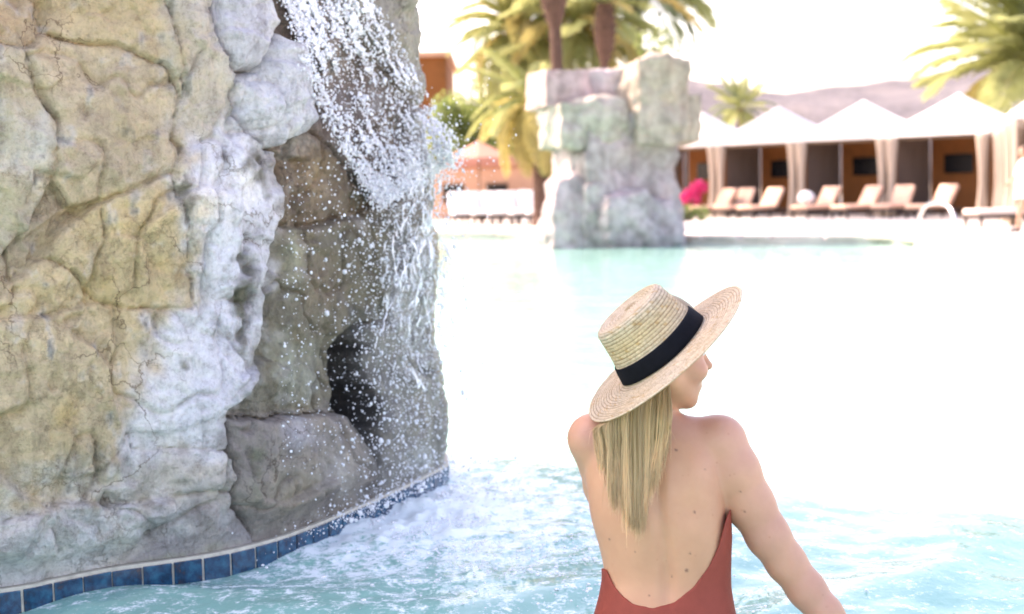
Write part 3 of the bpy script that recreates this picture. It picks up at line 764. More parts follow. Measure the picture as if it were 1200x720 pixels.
# ================================================================== CABANAS
CANVAS = simple('white_canvas', (0.80, 0.78, 0.74), 0.8, 0.05, 3, bmp=0.05)
ORANGE = simple('terracotta_plaster', (0.25, 0.09, 0.024), 0.85, 0.15, 2)
CURT = simple('taupe_curtain', (0.14, 0.10, 0.08), 0.85, 0.15, 6, stretch=(1, 1, .1))
CURTL = simple('cream_curtain', (0.46, 0.37, 0.29), 0.85, 0.12, 6, stretch=(1, 1, .1))
POST = simple('dark_timber', (0.16, 0.10, 0.06), 0.6, 0.2, 10)
SCREEN = simple('black_screen', (0.012, 0.012, 0.014), 0.25, 0.1, 4, bmp=0)
CUSH = simple('peach_cushion', (0.78, 0.50, 0.36), 0.85, 0.10, 5)
CUSHW = simple('cream_cushion', (0.72, 0.60, 0.52), 0.85, 0.08, 5)
WHITEF = simple('white_towelling', (0.76, 0.74, 0.74), 0.9, 0.06, 20)
WICKER = simple('dark_wicker', (0.05, 0.038, 0.03), 0.7, 0.3, 60)
STEEL = simple('polished_steel', (0.72, 0.72, 0.72), 0.18, 0.05, 4, metal=1.0, bmp=0)
CW, CD, EAVE, PEAK = 3.3, 2.35, 2.36, 3.62
def wavy_sheet(p0, p1, z0, z1, amp=0.045, waves=12, nx=72, thick=.012):
    p0, p1 = np.array(p0, float), np.array(p1, float); d = p1 - p0; nn = np.array([-d[1], d[0]]) / np.linalg.norm(d)
    V = []; Fc = []
    for side in (0, 1):
        for j, z in enumerate(np.linspace(z0, z1, 5)):
            for i in range(nx):
                t = i / (nx - 1); a = amp * math.sin(2 * math.pi * waves * t + 0.7 * math.sin(5 * t) + .2 * j) * (1.15 - .4 * j / 4) + side * thick
                q = p0 + d * t + nn * a; V.append((q[0], q[1], z))
    m = 5 * nx
    for s in (0, 1):
        for j in range(4):
            for i in range(nx - 1):
                a = s * m + j * nx + i; f = (a, a + 1, a + nx + 1, a + nx); Fc.append(f if s == 0 else f[::-1])
    return V, Fc
def gathered(c, z0, z1, r=0.17, tie=0.55, n=28, seed=0):
    "curtain drawn to a post and tied: fluted, narrow at the tie, flaring below"
    rg = random.Random(seed); ph = rg.uniform(0, 6); V = []; Fc = []; zs = np.linspace(z0, z1, 16)
    for z in zs:
        t = (z - z0) / (z1 - z0)
        rr = r * (0.62 + 0.55 * ((t - 0.36) / .64) ** 2 if t > .36 else 0.62 + 0.5 * ((.36 - t) / .36) ** 1.2)
        for k in range(n):
            w = 2 * math.pi * k / n; q = rr * (1 + 0.16 * math.sin(7 * w + ph + 1.5 * t) + .05 * math.sin(13 * w + 2 * t))
            V.append((c[0] + q * math.cos(w), c[1] + q * .8 * math.sin(w), z))
    for j in range(15):
        for k in range(n): Fc.append((j * n + k, j * n + (k + 1) % n, (j + 1) * n + (k + 1) % n, (j + 1) * n + k))
    Fc.append(tuple(range(n))[::-1]); Fc.append(tuple(range(15 * n, 16 * n)))
    return V, Fc
def make_cabana(tv=True, divider=True):
    r = empty('cabana')
    # roof: four sagging canvas slopes and a valance with thickness
    ov = 0.06; V = []; Fc = []; n = 10
    cx, cy = CW / 2, CD / 2
    rings = []
    for j in range(n + 1):
        t = j / n; hx = (CW / 2 + ov) * (1 - t); hy = (CD / 2 + ov) * (1 - t)
        z = EAVE + .22 + (PEAK - EAVE - .22) * (t ** 1.15)
        rings.append([(cx - hx, cy - hy, z), (cx, cy - hy, z - .02 * (1 - t)), (cx + hx, cy - hy, z), (cx + hx, cy, z - .02 * (1 - t)), (cx + hx, cy + hy, z), (cx, cy + hy, z - .02 * (1 - t)), (cx - hx, cy + hy, z), (cx - hx, cy, z - .02 * (1 - t))])
    for R in rings: V += R
    for j in range(n):
        for k in range(8): Fc.append((j * 8 + k, j * 8 + (k + 1) % 8, (j + 1) * 8 + (k + 1) % 8, (j + 1) * 8 + k))
    mobj('roof', V, Fc, CANVAS, r)
    mb = MB()
    for (c, s) in (((cx, -ov - .012, EAVE + .11), (CW + 2 * ov, .02, .22)), ((cx, CD + ov + .012, EAVE + .11), (CW + 2 * ov, .02, .22)), ((-ov + .008, cy, EAVE + .11), (.02, CD + .07, .22)), ((CW + ov - .008, cy, EAVE + .11), (.02, CD + .07, .22))): mb.box(c, s)
    mb.build('valance', CANVAS, r)
    for x in (0.06, CW - .06):
        for y in (0.06, CD - .06):
            MB().box((x, y, EAVE / 2 + DECK * 0), (.09, .09, EAVE), bevel=.01).build('post', POST, r)
    MB().box((cx, CD - .16, EAVE / 2 - .01), (CW - .26, .08, EAVE - .06)).build('back_wall', ORANGE, r)
    for y_ in (.06, CD - .06): MB().box((cx, y_, EAVE - .05), (CW - .22, .07, .09)).build('beam', POST, r)
    if divider:
        V, Fc = wavy_sheet((0.10, .35), (0.10, CD - .3), 0.03, EAVE - .02); mobj('side_curtain', V, Fc, CURT, r, True)
    V, Fc = gathered((0.14, -.03), .02, EAVE, .17, seed=3); mobj('front_curtain', V, Fc, CURTL, r, True)
    V, Fc = gathered((CW - .16, -.01), .02, EAVE, .16, seed=8); mobj('front_curtain', V, Fc, CURTL, r, True)
    V, Fc = gathered((CW - .2, CD - .4), .02, EAVE, .15, seed=9); mobj('rear_curtain', V, Fc, CURT, r, True)
    if tv:
        t = MB().box((CW * .33, CD - .26, 1.55), (.98, .07, .58), bevel=.012).build('television', SCREEN, r)
        MB().box((0, 0, 0), (.9, .006, .5)).build('screen', SCREEN, t, loc=(CW * .33, CD - .300, 1.55))
    return r
rowA = np.array([5.75, 49.6]); rowB = np.array([13.3, 40.9])
rd = (rowB - rowA) / np.linalg.norm(rowB - rowA)
proto = make_cabana()
cab_labels = ['white canopied cabana almost wholly hidden by the grey rock pillar',
              'white canopied cabana half hidden behind the grey rock pillar, pink flowers before it',
              'white canopied cabana between the flower side cabana and the two middle ones',
              'white canopied cabana with taupe divider curtain, in the middle of the row',
              'white canopied cabana at the row corner, behind the steel handrail']
rowang = math.atan2(rd[1], rd[0])
CABS = []
proto_open = make_cabana(divider=False)
for i in range(-1, 4):
    p = rowA + rd * (CW + .06) * (i - 0.42)
    o = (proto_open if i == -1 else copy_tree(proto_open)) if i < 1 else (proto if i == 1 else copy_tree(proto))
    o.location = (p[0], p[1], DECK); o.rotation_euler[2] = rowang
    tag(o, cab_labels[i + 1], 'cabana', 'white canopied cabanas in the long row'); CABS.append(o)
# side row turning toward the camera
endp = rowA + rd * (CW + .06) * 3.58
side_to = np.array([10.85, 31.2]); sd_ = side_to - endp; sd_ /= np.linalg.norm(sd_)
sl_lab = ['white canopied cabana of the side row, farthest from its grey valance end', 'white canopied cabana in the middle of the side row of three', 'white canopied cabana at the open end of the side row, grey shaded valance']
for i in range(3):
    o = copy_tree(proto); p = endp + sd_ * (CW - .12) * (i) + sd_ * .1
    o.location = (p[0] + .25, p[1], DECK); o.rotation_euler[2] = math.atan2(sd_[1], sd_[0]); o.scale = (.93, .93, 1.0)
    tag(o, sl_lab[i], 'cabana', 'white canopied cabanas in the side row')

# ================================================================== LOUNGERS
def make_lounger(cm, back=0.85, name='sun_lounger'):
    "local: head at +y, foot at -y"
    r = empty(name)
    mb = MB().box((0, 0, .24), (.66, 1.9, .08), bevel=.015); mb.build('frame', WICKER, r)
    for x in (-.28, .28):
        for y in (-.85, .8): MB().box((x, y, .1), (.06, .06, .2), bevel=.01).build('leg', WICKER, r)
    MB().box((0, -.32, .345), (.62, 1.22, .13), bevel=.045).build('seat_cushion', cm, r, True)
    b = MB().box((0, 0, .37), (.62, .14, .74), bevel=.05)
    o = b.build('back_cushion', cm, r, True, loc=(0, .34, .34)); o.rotation_euler[0] = -back * .75
    o = MB().box((0, 0, .36), (.58, .03, .70), bevel=.01).build('back_frame', WICKER, r, loc=(0, .44, .28)); o.rotation_euler[0] = -back * .75
    MB().box((0, -.0, 0), (.40, .10, .20), bevel=.045).build('pillow', cm, r, True, loc=(0, .69, .84))
    return r
L1 = make_lounger(CUSH); L2 = make_lounger(CUSHW); L3 = make_lounger(WHITEF)
def put(proto_, used, px_, py_, rz, label, group, cat='sun lounger', z=DECK, sc=1.0):
    o = proto_ if not used else copy_tree(proto_)
    q = onz(px_, py_, z); o.location = (q[0], q[1], z); o.rotation_euler[2] = rz; o.scale = (sc,) * 3
    tag(o, label, cat, group); return o
G1 = 'peach cushioned loungers before the cabanas'
face = rowang - math.pi / 2 + math.pi   # head toward the cabana
spots = [(836, 255.5, .5, 'peach cushioned lounger beside the pink flowers'), (862, 255, .9, 'peach cushioned lounger pushed close to the flower side one'), (893, 255.5, .75, 'peach cushioned lounger between the flower side pair and the round white cushion'),
         (958, 255.5, .7, 'peach cushioned lounger with a white ball like cushion on its foot end'), (1006, 255.5, .6, 'peach lounger next along from the one with the round white cushion'), (1048, 255, .9, 'peach lounger next along from the one behind the handrail'), (1094, 255.5, .6, 'peach lounger standing behind the steel handrail')]
for i, (x, y, a, lab) in enumerate(spots):
    put(L1, i > 0, x, y, -.85 + .7 * (a - .7), lab, G1, sc=.98)
G2 = 'cream loungers beside the side row'
for i, (x, y, a, lab) in enumerate([(1150, 246, .3, 'cream cushioned lounger tucked against the corner curtains'), (1168, 250, .4, 'cream cushioned lounger between the corner one and the walking person'), (1180, 266, .3, 'cream cushioned lounger just beside the walking person')]):
    put(L2, i > 0, x, y, -math.pi / 2 + a, lab, G2)
G3 = 'white loungers across the pool by the terracotta parasol'
for i, x in enumerate((541, 560, 582, 604, 626)):
    put(L3, i > 0, x, 263, .15 + .1 * (i % 2), ['white lounger nearest the big waterfall rock, across the pool', 'white lounger second from the waterfall rock, across the pool', 'white lounger under the terracotta parasol, middle of five', 'white lounger fourth from the waterfall rock, across the pool', 'white lounger beside the grey rock pillar, across the pool'][i], G3, sc=1.05)
# round white ball cushion and plump tub seats
def ball_cushion(px_, py_, r, name, label, mat, z=DECK, flat=.8):
    prof = [(max(r * math.sin(math.pi * k / 14), .002), r * flat * (1 - math.cos(math.pi * k / 14)) * 1.0) for k in range(15)]
    q = onz(px_, py_, z); o = MB().lathe(prof, 24).build(name, mat, None, True, loc=(q[0], q[1], z)); tag(o, label, 'cushion'); return o
q = onz(948, 252, DECK)
o = ball_cushion(945, 255.8, .26, 'ball_cushion', 'round white cushion lying at the foot of a peach lounger', WHITEF); o.location.z = DECK + .40
def tub_seat(px_, py_, w, label):
    q = onz(px_, py_, DECK); r = empty('daybed', (q[0], q[1], DECK)); tag(r, label, 'daybed', 'round white daybeds behind the white loungers')
    MB().lathe([(.0, .0), (w * .5, .0), (w * .5, .42), (w * .46, .47), (0, .47)], 28).build('base', WHITEF, r, True)
    V = []; Fc = []; n = 24; m = 8
    for j in range(m + 1):
        e = math.pi / 2 * j / m
        for k in range(n + 1):
            a = math.pi * k / n; rr = w * .52
            V.append((rr * math.cos(a) * math.cos(e), rr * math.sin(a) * math.cos(e) * .9, .44 + .62 * math.sin(e)))
    for j in range(m):
        for k in range(n): Fc.append((j * (n + 1) + k, j * (n + 1) + k + 1, (j + 1) * (n + 1) + k + 1, (j + 1) * (n + 1) + k))
    mobj('hood', V, Fc, WHITEF, r, True)
    MB().box((0, -.1, .53), (w * .6, w * .5, .12), bevel=.05).build('cushion', WHITEF, r, True)
tub_seat(547, 256, 1.35, 'round white hooded daybed nearest the waterfall rock'); tub_seat(613, 256, 1.05, 'smaller round white hooded daybed nearest the rock pillar')

# ================================================================== HANDRAIL
def handrail():
    a = onz(1076, 274, DECK); b = onz(1122, 277, DECK)
    r = wparent('handrail', (a[0], a[1], DECK), 'curved polished steel pool handrail on the deck edge', 'handrail')
    for k, off in enumerate((0.0, .5)):
        o_ = np.array([.25 * off, off * 1.0, 0])
        A = np.array([a[0], a[1], 0]) + o_; B = np.array([b[0], b[1], 0]) + o_
        pts = [A + [0, 0, -.35 + DECK]]
        for t in np.linspace(0, 1, 14):
            q = A + (B - A) * t; h = .60 * (1 - abs(2 * t - 1) ** 3.2) ** .5 if 0 < t < 1 else 0
            pts.append(q + [0, 0, DECK + max(h, 0.02 if t in (0, 1) else h)])
        mb = MB().tube(pts, .026, 10); wobj('rail', mb.V, mb.F, STEEL, r, True)
        for q in (A, B):
            mb = MB().lathe([(.0, .02), (.06, .02), (.065, 0)], 14, (q[0], q[1], DECK + .002)); wobj('flange', mb.V, mb.F, STEEL, r, True)
handrail()

# ================================================================== LEFT FAR SIDE: parasol, wall, building
TERRA = simple('terracotta_canvas', (0.48, 0.23, 0.17), 0.85, 0.12, 3)
ADOBE = simple('peach_adobe', (0.60, 0.36, 0.24), 0.9, 0.10, 1.2)
def parasol(px_, py_, w, h, label):
    q = onz(px_, py_, DECK); r = empty('parasol', (q[0], q[1], DECK)); tag(r, label, 'parasol', 'terracotta parasols behind the white loungers')
    n = 8; V = []; Fc = []; R = w / 2
    for j in range(7):
        t = j / 6
        for k in range(n * 2):
            a = math.pi * 2 * k / (n * 2); sag = .93 if k % 2 else 1
            V.append((R * t * sag * math.cos(a), R * t * sag * math.sin(a), h - .62 * t ** .9))
    for j in range(6):
        for k in range(n * 2): Fc.append((j * 16 + k, j * 16 + (k + 1) % 16, (j + 1) * 16 + (k + 1) % 16, (j + 1) * 16 + k))
    k0 = len(V); V += [(x, y, z - .14) for x, y, z in V[6 * 16:7 * 16]]
    for k in range(16): Fc.append((96 + k, 96 + (k + 1) % 16, k0 + (k + 1) % 16, k0 + k))
    mobj('canopy', V, Fc, TERRA, r)
    MB().tube([(0, 0, 0), (0, 0, h + .12)], .03, 10).build('pole', POST, r)
    MB().lathe([(0, .09), (.26, .08), (.3, 0)], 20).build('base', POST, r)
    for k in range(8):
        a = math.pi * 2 * k / 8; MB().tube([(.03 * math.cos(a), .03 * math.sin(a), h - .55), (R * .6 * math.cos(a), R * .6 * math.sin(a), h - .45)], .01, 6).build('rib', POST, r)
parasol(563, 258, 2.5, 2.78, 'faded terracotta parasol standing above the white loungers')
parasol(632, 250, 2.3, 2.2, 'lower terracotta parasol tucked behind the rock pillar')
def adobe(x0, x1, ytop, ybase_d, dep, label, name, mat=ADOBE, cat='wall'):
    a = pix(x0, 222, ybase_d); b = pix(x1, 222, ybase_d); t = pix((x0 + x1) / 2, ytop, ybase_d)
    h = t[2] - DECK; r = empty(name, ((a[0] + b[0]) / 2, ybase_d, DECK - .05)); tag(r, label, cat)
    w = b[0] - a[0]
    MB().box((0, dep / 2, h / 2), (w, dep, h), bevel=.1).build('wall', mat, r)
    return r, w, h
r, w, h = adobe(500, 640, 193, 52, 5, 'low peach adobe pool house behind the parasols', 'pool_house', cat='building')
MB().box((0, 1.5, h + .06), (w + .3, 3.5, .16), bevel=.03).build('roof', TERRA, r)
for k, x in enumerate((-1.2, .4)):
    f = MB().box((x, -.02, h * .5), (.8, .08, .7)).build('window', POST, r); MB().box((x, -.07, h * .5), (.66, .02, .56)).build('pane', SCREEN, f, loc=(0, 0, 0))
r, w, h = adobe(380, 527, 68, 66, 9, 'tall terracotta hotel wing glimpsed beside the waterfall rock', 'hotel_wing', ORANGE, 'building')
mb = MB().box((0, 4.5, h + .1), (w + .5, 9.5, .25), bevel=.04); mb.build('parapet', ADOBE, r)
for k in range(2):
    for x in np.linspace(-w * .35, w * .2, 3):
        f = MB().box((x, -.02, h * (.25 + .42 * k)), (.9, .08, 1.2)).build('window', POST, r); MB().box((x, -.07, h * (.25 + .42 * k)), (.76, .02, 1.06)).build('pane', SCREEN, f)

# ================================================================== PLANTS
FROND = leafy('palm_leaf', (0.27, 0.30, 0.13), (0.62, 0.66, 0.30))
FRONDY = leafy('dry_palm_leaf', (0.38, 0.32, 0.13), (0.66, 0.60, 0.24))
FRONDB = leafy('grey_palm_leaf', (0.15, 0.19, 0.12), (0.36, 0.44, 0.24))
LEAF = leafy('tree_leaf', (0.13, 0.18, 0.07), (0.42, 0.54, 0.18))
TRUNK = simple('palm_bark', (0.11, 0.062, 0.045), 0.95, 0.45, 9, bmp=0.8, bscale=14)
BARK = simple('tree_bark', (0.16, 0.12, 0.09), 0.95, 0.35, 6, bmp=0.6)
def frond_mesh(name, L, droop, mat, seed, nl=46, lw=0.045, ll=0.55):
    rg = random.Random(seed); V = []; Fc = []
    def rach(t): return np.array([L * (t - .18 * droop * t * t), 0, L * (0.26 * t - droop * .62 * t ** 2.1)])
    mb = MB().tube([rach(t) for t in np.linspace(0, 1, 10)], [.035 * (1 - .85 * t) + .004 for t in np.linspace(0, 1, 10)], 5); V += mb.V; Fc += mb.F
    for i in range(nl):
        t = .12 + .88 * (i + rg.random() * .5) / nl; p = rach(t); q = rach(min(t + .02, 1.02)); d = q - p; d /= np.linalg.norm(d) + 1e-9
        le = ll * (math.sin(math.pi * min(t * .9 + .12, 1)) ** .6 + .12) * rg.uniform(.8, 1.1)
        for s in (-1, 1):
            side = np.array([0, s, 0.0]); u_ = np.cross(d, side) * s
            dirv = d * .62 + side * .72 + np.array([0, 0, .25 - .3 * rg.random()]); dirv /= np.linalg.norm(dirv)
            e = p + dirv * le + np.array([0, 0, -.16 * le]); m_ = p + dirv * le * .5 + np.array([0, 0, .02])
            wv = np.cross(dirv, [0, 0, 1.0]); wv = wv / (np.linalg.norm(wv) + 1e-9) * lw * .5 + np.array([0, 0, lw * .25])
            k = len(V); V += [tuple(p), tuple(m_ + wv), tuple(e), tuple(m_ - wv)]; Fc += [(k, k + 1, k + 2), (k, k + 2, k + 3)]
    return mesh_data(name, V, Fc, mat)
FM = [frond_mesh('frond', 2.7, d, m_, 10 + i) for i, (d, m_) in enumerate([(.35, FROND), (.7, FROND), (1.0, FROND), (1.25, FRONDY), (.8, FRONDB), (1.1, FRONDY)])]
def palm(name, base, h, nf, label, kinds, scale=1.0, rtrunk=.17, pine=True, spread=(-.9, 1.25), group='palm trees behind the pool', lean=(0, 0)):
    r = empty(name, base); tag(r, label, 'palm tree', group); rg = random.Random(int(abs(base[0] * 97 + base[1] * 13 + h * 7)))
    zs = np.linspace(-.2, h, 34); mb = MB()
    rad = []
    for j, z in enumerate(zs):
        f = z / h; q = rtrunk * (1.18 - .3 * f) * (1 + .07 * (j % 2))
        if f < .08: q *= 1 + 2.2 * (.08 - f)
        if pine and f > .74: q *= 1 + 1.6 * math.sin(math.pi * min((f - .74) / .30, 1)) ** .8
        rad.append(q)
    mb.tube([(lean[0] * (z / h) ** 2, lean[1] * (z / h) ** 2, z) for z in zs], rad, 16).build('trunk', TRUNK, r)
    if pine:                                       # cut leaf bases
        for k in range(46):
            a = k * 2.39996; f = .75 + .25 * k / 46; z = f * h; q = rtrunk * (1 + 1.5 * math.sin(math.pi * min((f - .74) / .3, 1)) ** .8)
            b = MB().box((0, 0, 0), (.16, .07, .05), ry=-.7).build('leaf_base', TRUNK, r, loc=(lean[0] + q * math.cos(a), lean[1] + q * math.sin(a), z)); b.rotation_euler[2] = a
    for k in range(nf):
        a = k * 2.39996 + rg.uniform(-.25, .25); e = spread[0] + (spread[1] - spread[0]) * ((k + .5) / nf)
        o = bpy.data.objects.new('frond', FM[kinds(e, rg)]); link(o, r)
        o.location = (lean[0] + .12 * math.cos(a), lean[1] + .12 * math.sin(a), h + .25 * (e + .4) * .3)
        o.rotation_euler = (rg.uniform(-.2, .2), -e, a); s = scale * rg.uniform(.85, 1.12); o.scale = (s, s, s)
    return r
def kd(e, rg):
    if e < -.35: return rg.choice((3, 5, 5, 2))
    if e < .25: return rg.choice((1, 2, 2, 5, 1))
    return rg.choice((0, 0, 1, 4))
def at_far(px_, D, z=DECK): p = pix(px_, 222, D); return (p[0], D, z)
def hpx(py_, D, px_=600): return pix(px_, py_, D)[2] - DECK
PAL = 'date palms beyond the pool'
palm('date_palm', at_far(657, 44), hpx(-50, 44), 30, 'date palm with thick brown crown base, taller of the pair behind the pillar', kd, 1.6, .18, group=PAL, lean=(-.15, 0), spread=(.12, 1.35))
palm('date_palm', at_far(708, 50), hpx(10, 50), 28, 'thinner date palm with small brown crown base behind the pillar', kd, 1.6, .15, group=PAL, lean=(.12, 0), spread=(.15, 1.35))
palm('date_palm', at_far(634, 40), hpx(120, 40), 34, 'short date palm with yellowing drooping fronds left of the pillar', kd, .95, .20, pine=False, group=PAL, spread=(-1.2, .55))
palm('date_palm', at_far(1212, 52), hpx(78, 52, 1200), 54, 'broad pale green date palm rising over the side row cabanas', lambda e, rg: rg.choice((0, 1, 1, 0, 5)) if e > -.2 else rg.choice((1, 5, 3)), 1.9, .34, pine=False, group=PAL, spread=(-.5, 1.35))
palm('date_palm', at_far(748, 66), hpx(-10, 66), 40, 'far date palm with grey green fronds fanning over the pillar', lambda e, rg: 4 if rg.random() < .7 else 1, 1.7, .26, pine=False, group=PAL, spread=(-.6, 1.1))
palm('date_palm', at_far(612, 60), hpx(40, 60), 44, 'feathery yellow green palm left of the brown crowned pair', lambda e, rg: rg.choice((0, 1, 2, 5)), 1.45, .2, pine=False, group=PAL, spread=(-1.0, 1.2))
palm('date_palm', at_far(684, 58), hpx(35, 58), 46, 'feathery yellow green palm between the brown crowned pair', lambda e, rg: rg.choice((0, 1, 2, 5)), 1.45, .2, pine=False, group=PAL, spread=(-1.0, 1.2))
palm('date_palm', at_far(868, 75), hpx(128, 75, 870), 26, 'small green palm peeping above the cabana roofs', lambda e, rg: rg.choice((0, 1, 4)), .75, .2, pine=False, group=PAL)

def tree(name, base, h, crowns, nleaf, label, lsize=.22, mat=LEAF, group=None, cat='tree'):
    r = empty(name, base); tag(r, label, cat, group); rg = np.random.default_rng(int(abs(base[0] * 31 + h * 100)))
    mb = MB().tube([(0, 0, -.1), (.05, 0, h * .3), (-.05, .05, h * .55)], [.16, .12, .07], 9)
    for c in crowns: mb.tube([(0, 0, h * .35), (c[0] * .5, c[1] * .5, (h * .35 + c[2]) / 2 + .1), (c[0], c[1], c[2])], [.07, .045, .015], 6)
    mb.build('trunk', BARK, r)
    V = []; Fc = []
    for i in range(nleaf):
        c = crowns[rg.integers(len(crowns))]; d = rg.normal(size=3); d /= np.linalg.norm(d); q = np.array(c[:3]) + d * np.array([c[3], c[3], c[3] * .8]) * rg.uniform(.35, 1.05) ** .6
        a = rg.normal(size=3); a /= np.linalg.norm(a); b = np.cross(a, rg.normal(size=3)); b /= np.linalg.norm(b) + 1e-9
        s = lsize * rg.uniform(.6, 1.2); k = len(V)
        V += [q - a * s * .5, q + b * s * .28, q + a * s * .5, q - b * s * .28]; Fc.append((k, k + 1, k + 2, k + 3))
    mobj('crown', np.array(V), np.array(Fc), mat, r)
    return r
def crowns(w, h0, h1, n, r, seed):
    rg = np.random.default_rng(seed); return [(rg.uniform(-w, w), rg.uniform(-w * .6, w * .6), rg.uniform(h0, h1), r * rg.uniform(.7, 1.2)) for _ in range(n)]
TG = 'leafy trees behind the pool house'
tree('leafy_tree', at_far(548, 60), hpx(92, 60), crowns(1.5, 2.6, 4.6, 9, 1.0, 2), 6000, 'dense green tree next to the terracotta hotel wing', group=TG)
tree('leafy_tree', at_far(600, 64), hpx(60, 64), crowns(2.3, 3.0, 8.0, 13, 1.2, 4), 8000, 'taller airy green tree behind the short yellowing palm', group=TG, mat=leafy('tree_leaf_light', (0.17, 0.21, 0.08), (0.46, 0.54, 0.18)))
tree('leafy_tree', at_far(690, 62), hpx(60, 62), crowns(2.8, 3.2, 7.6, 14, 1.2, 6), 8000, 'broad green tree directly behind the rock pillar', group=TG)
tree('leafy_tree', at_far(640, 58), hpx(150, 58), crowns(2.2, .6, 2.4, 9, .8, 9), 5000, 'low dark green shrub tree under the palms', group=TG)
BLOOM = leafy('pink_petal', (0.55, 0.03, 0.16), (0.7, 0.06, 0.25))
q = onz(808, 256, DECK); tree('flower_bush', (q[0], q[1], DECK), .9, [(0, 0, .55, .42), (-.3, 0, .5, .35), (.35, .1, 1.0, .28), (.1, 0, .8, .3)], 700, 'bush of magenta blossom beside the pillar side cabana', .14, BLOOM, cat='bush')
q = onz(806, 259, DECK); tree('low_shrub', (q[0], q[1], DECK), .5, [(0, 0, .25, .3), (.4, 0, .22, .28), (-.35, 0, .2, .25)], 700, 'small green shrub at the foot of the magenta bush', .11, LEAF, cat='bush')

# ================================================================== THE WOMAN
S3 = F / 3.0
def c3(px_, py_, w=0.0): k = (3.0 + w) / F; return np.array([(px_ - 600) * k, (360 - py_) * k, w], np.float32)
def to_world(V): V = np.asarray(V); return CAM + (3.0 + V[:, 2:3]) * fwd + V[:, 0:1] * right + V[:, 1:2] * up
DOWN = np.array([-right[2], -up[2], -fwd[2]]); HOR = np.array([right[1], up[1], fwd[1]])
def skin_material():
    m, nt, b = new_mat('skin')
    v = coords(nt, 'Object'); at = N(nt, 'ShaderNodeAttribute', attribute_name='Col')
    n1 = noise(nt, v, 9, 4); n2 = noise(nt, v, 160, 3); vo = N(nt, 'ShaderNodeTexVoronoi'); vo.inputs['Scale'].default_value = 46; nt.links.new(v, vo.inputs['Vector'])
    c = mixc(nt, at.outputs['Color'], ramp(nt, n1.outputs[0], [(0.32, (0.90, 0.84, 0.81)), (0.68, (1.06, 1.04, 1.03))]), 0.9, 'MULTIPLY')
    fr = ramp(nt, vo.outputs['Distance'], [(0.05, (0.80, 0.68, 0.6)), (0.16, (1, 1, 1))])
    c = mixc(nt, c, fr, ramp(nt, noise(nt, v, 30, 2).outputs[0], [(.5, (0, 0, 0)), (.62, (.6, .6, .6))]), 'MULTIPLY')
    nt.links.new(c, b.inputs['Base Color']); b.inputs['Roughness'].default_value = 0.44; b.inputs['Specular IOR Level'].default_value = 0.4
    b.inputs['Subsurface Weight'].default_value = 0.25; b.inputs['Subsurface Radius'].default_value = (1.0, 0.4, 0.22); b.inputs['Subsurface Scale'].default_value = 0.012
    bump(nt, b, n2.outputs[0], 0.10, 0.002)
    return m
SKIN = skin_material()
SUIT = simple('rust_swim_fabric', (0.29, 0.050, 0.030), 0.62, 0.08, 40, spec=.35, bmp=0.25, bscale=420)
def torso_loft(fd):
    #        py,  left, right, halfdepth, centre w
    LV = [(480, 742, 786, .043, .012), (492, 715, 806, .052, .018), (506, 697, 838, .064, .020), (530, 686, 849, .083, .018), (570, 688, 847, .098, .012), (610, 693, 848, .102, .010), (645, 704, 850, .097, .014),
          (678, 711, 852, .092, .018), (705, 706, 856, .098, .016), (735, 697, 862, .108, .010), (770, 688, 869, .118, .002), (810, 683, 875, .122, .0), (850, 688, 872, .115, .004), (885, 700, 860, .09, .01)]
    L = np.array(LV); y = (360 - L[:, 0]) / S3
    sl_, X, Y, W_ = fd.sub((c3(655, 0)[0], y[-1] - .02, -.2), (c3(905, 0)[0], y[0] + .03, .22))
    Yf = Y.ravel(); o = np.argsort(y)
    it = lambda col: np.interp(Yf, y[o], col[o])[None, :, None].astype(np.float32)
    # smooth the table so no level shows
    yy = np.linspace(y.min(), y.max(), 240)
    def sm(col):
        q = np.interp(yy, y[o], col[o])
        for _ in range(90): q[1:-1] = (q[:-2] + 2 * q[1:-1] + q[2:]) / 4
        return np.interp(Yf, yy, q)[None, :, None].astype(np.float32)
    l, r_, b, cw = sm((L[:, 1] - 600) / S3), sm((L[:, 2] - 600) / S3), sm(L[:, 3]), sm(L[:, 4])
    a = (r_ - l) / 2; cx = (r_ + l) / 2
    # the torso is turned a little: left side farther away
    dx = X - cx; dw = W_ - cw + 0.16 * dx
    q = (np.abs(dx / a) ** 2.35 + np.abs(dw / b) ** 2.35) ** (1 / 2.35)
    e = (q - 1) * np.minimum(a, b)
    top = Y - y.max(); bot = y.min() - Y
    e = np.maximum(e, np.maximum(top, bot))
    fd.union(sl_, e, 0.0)
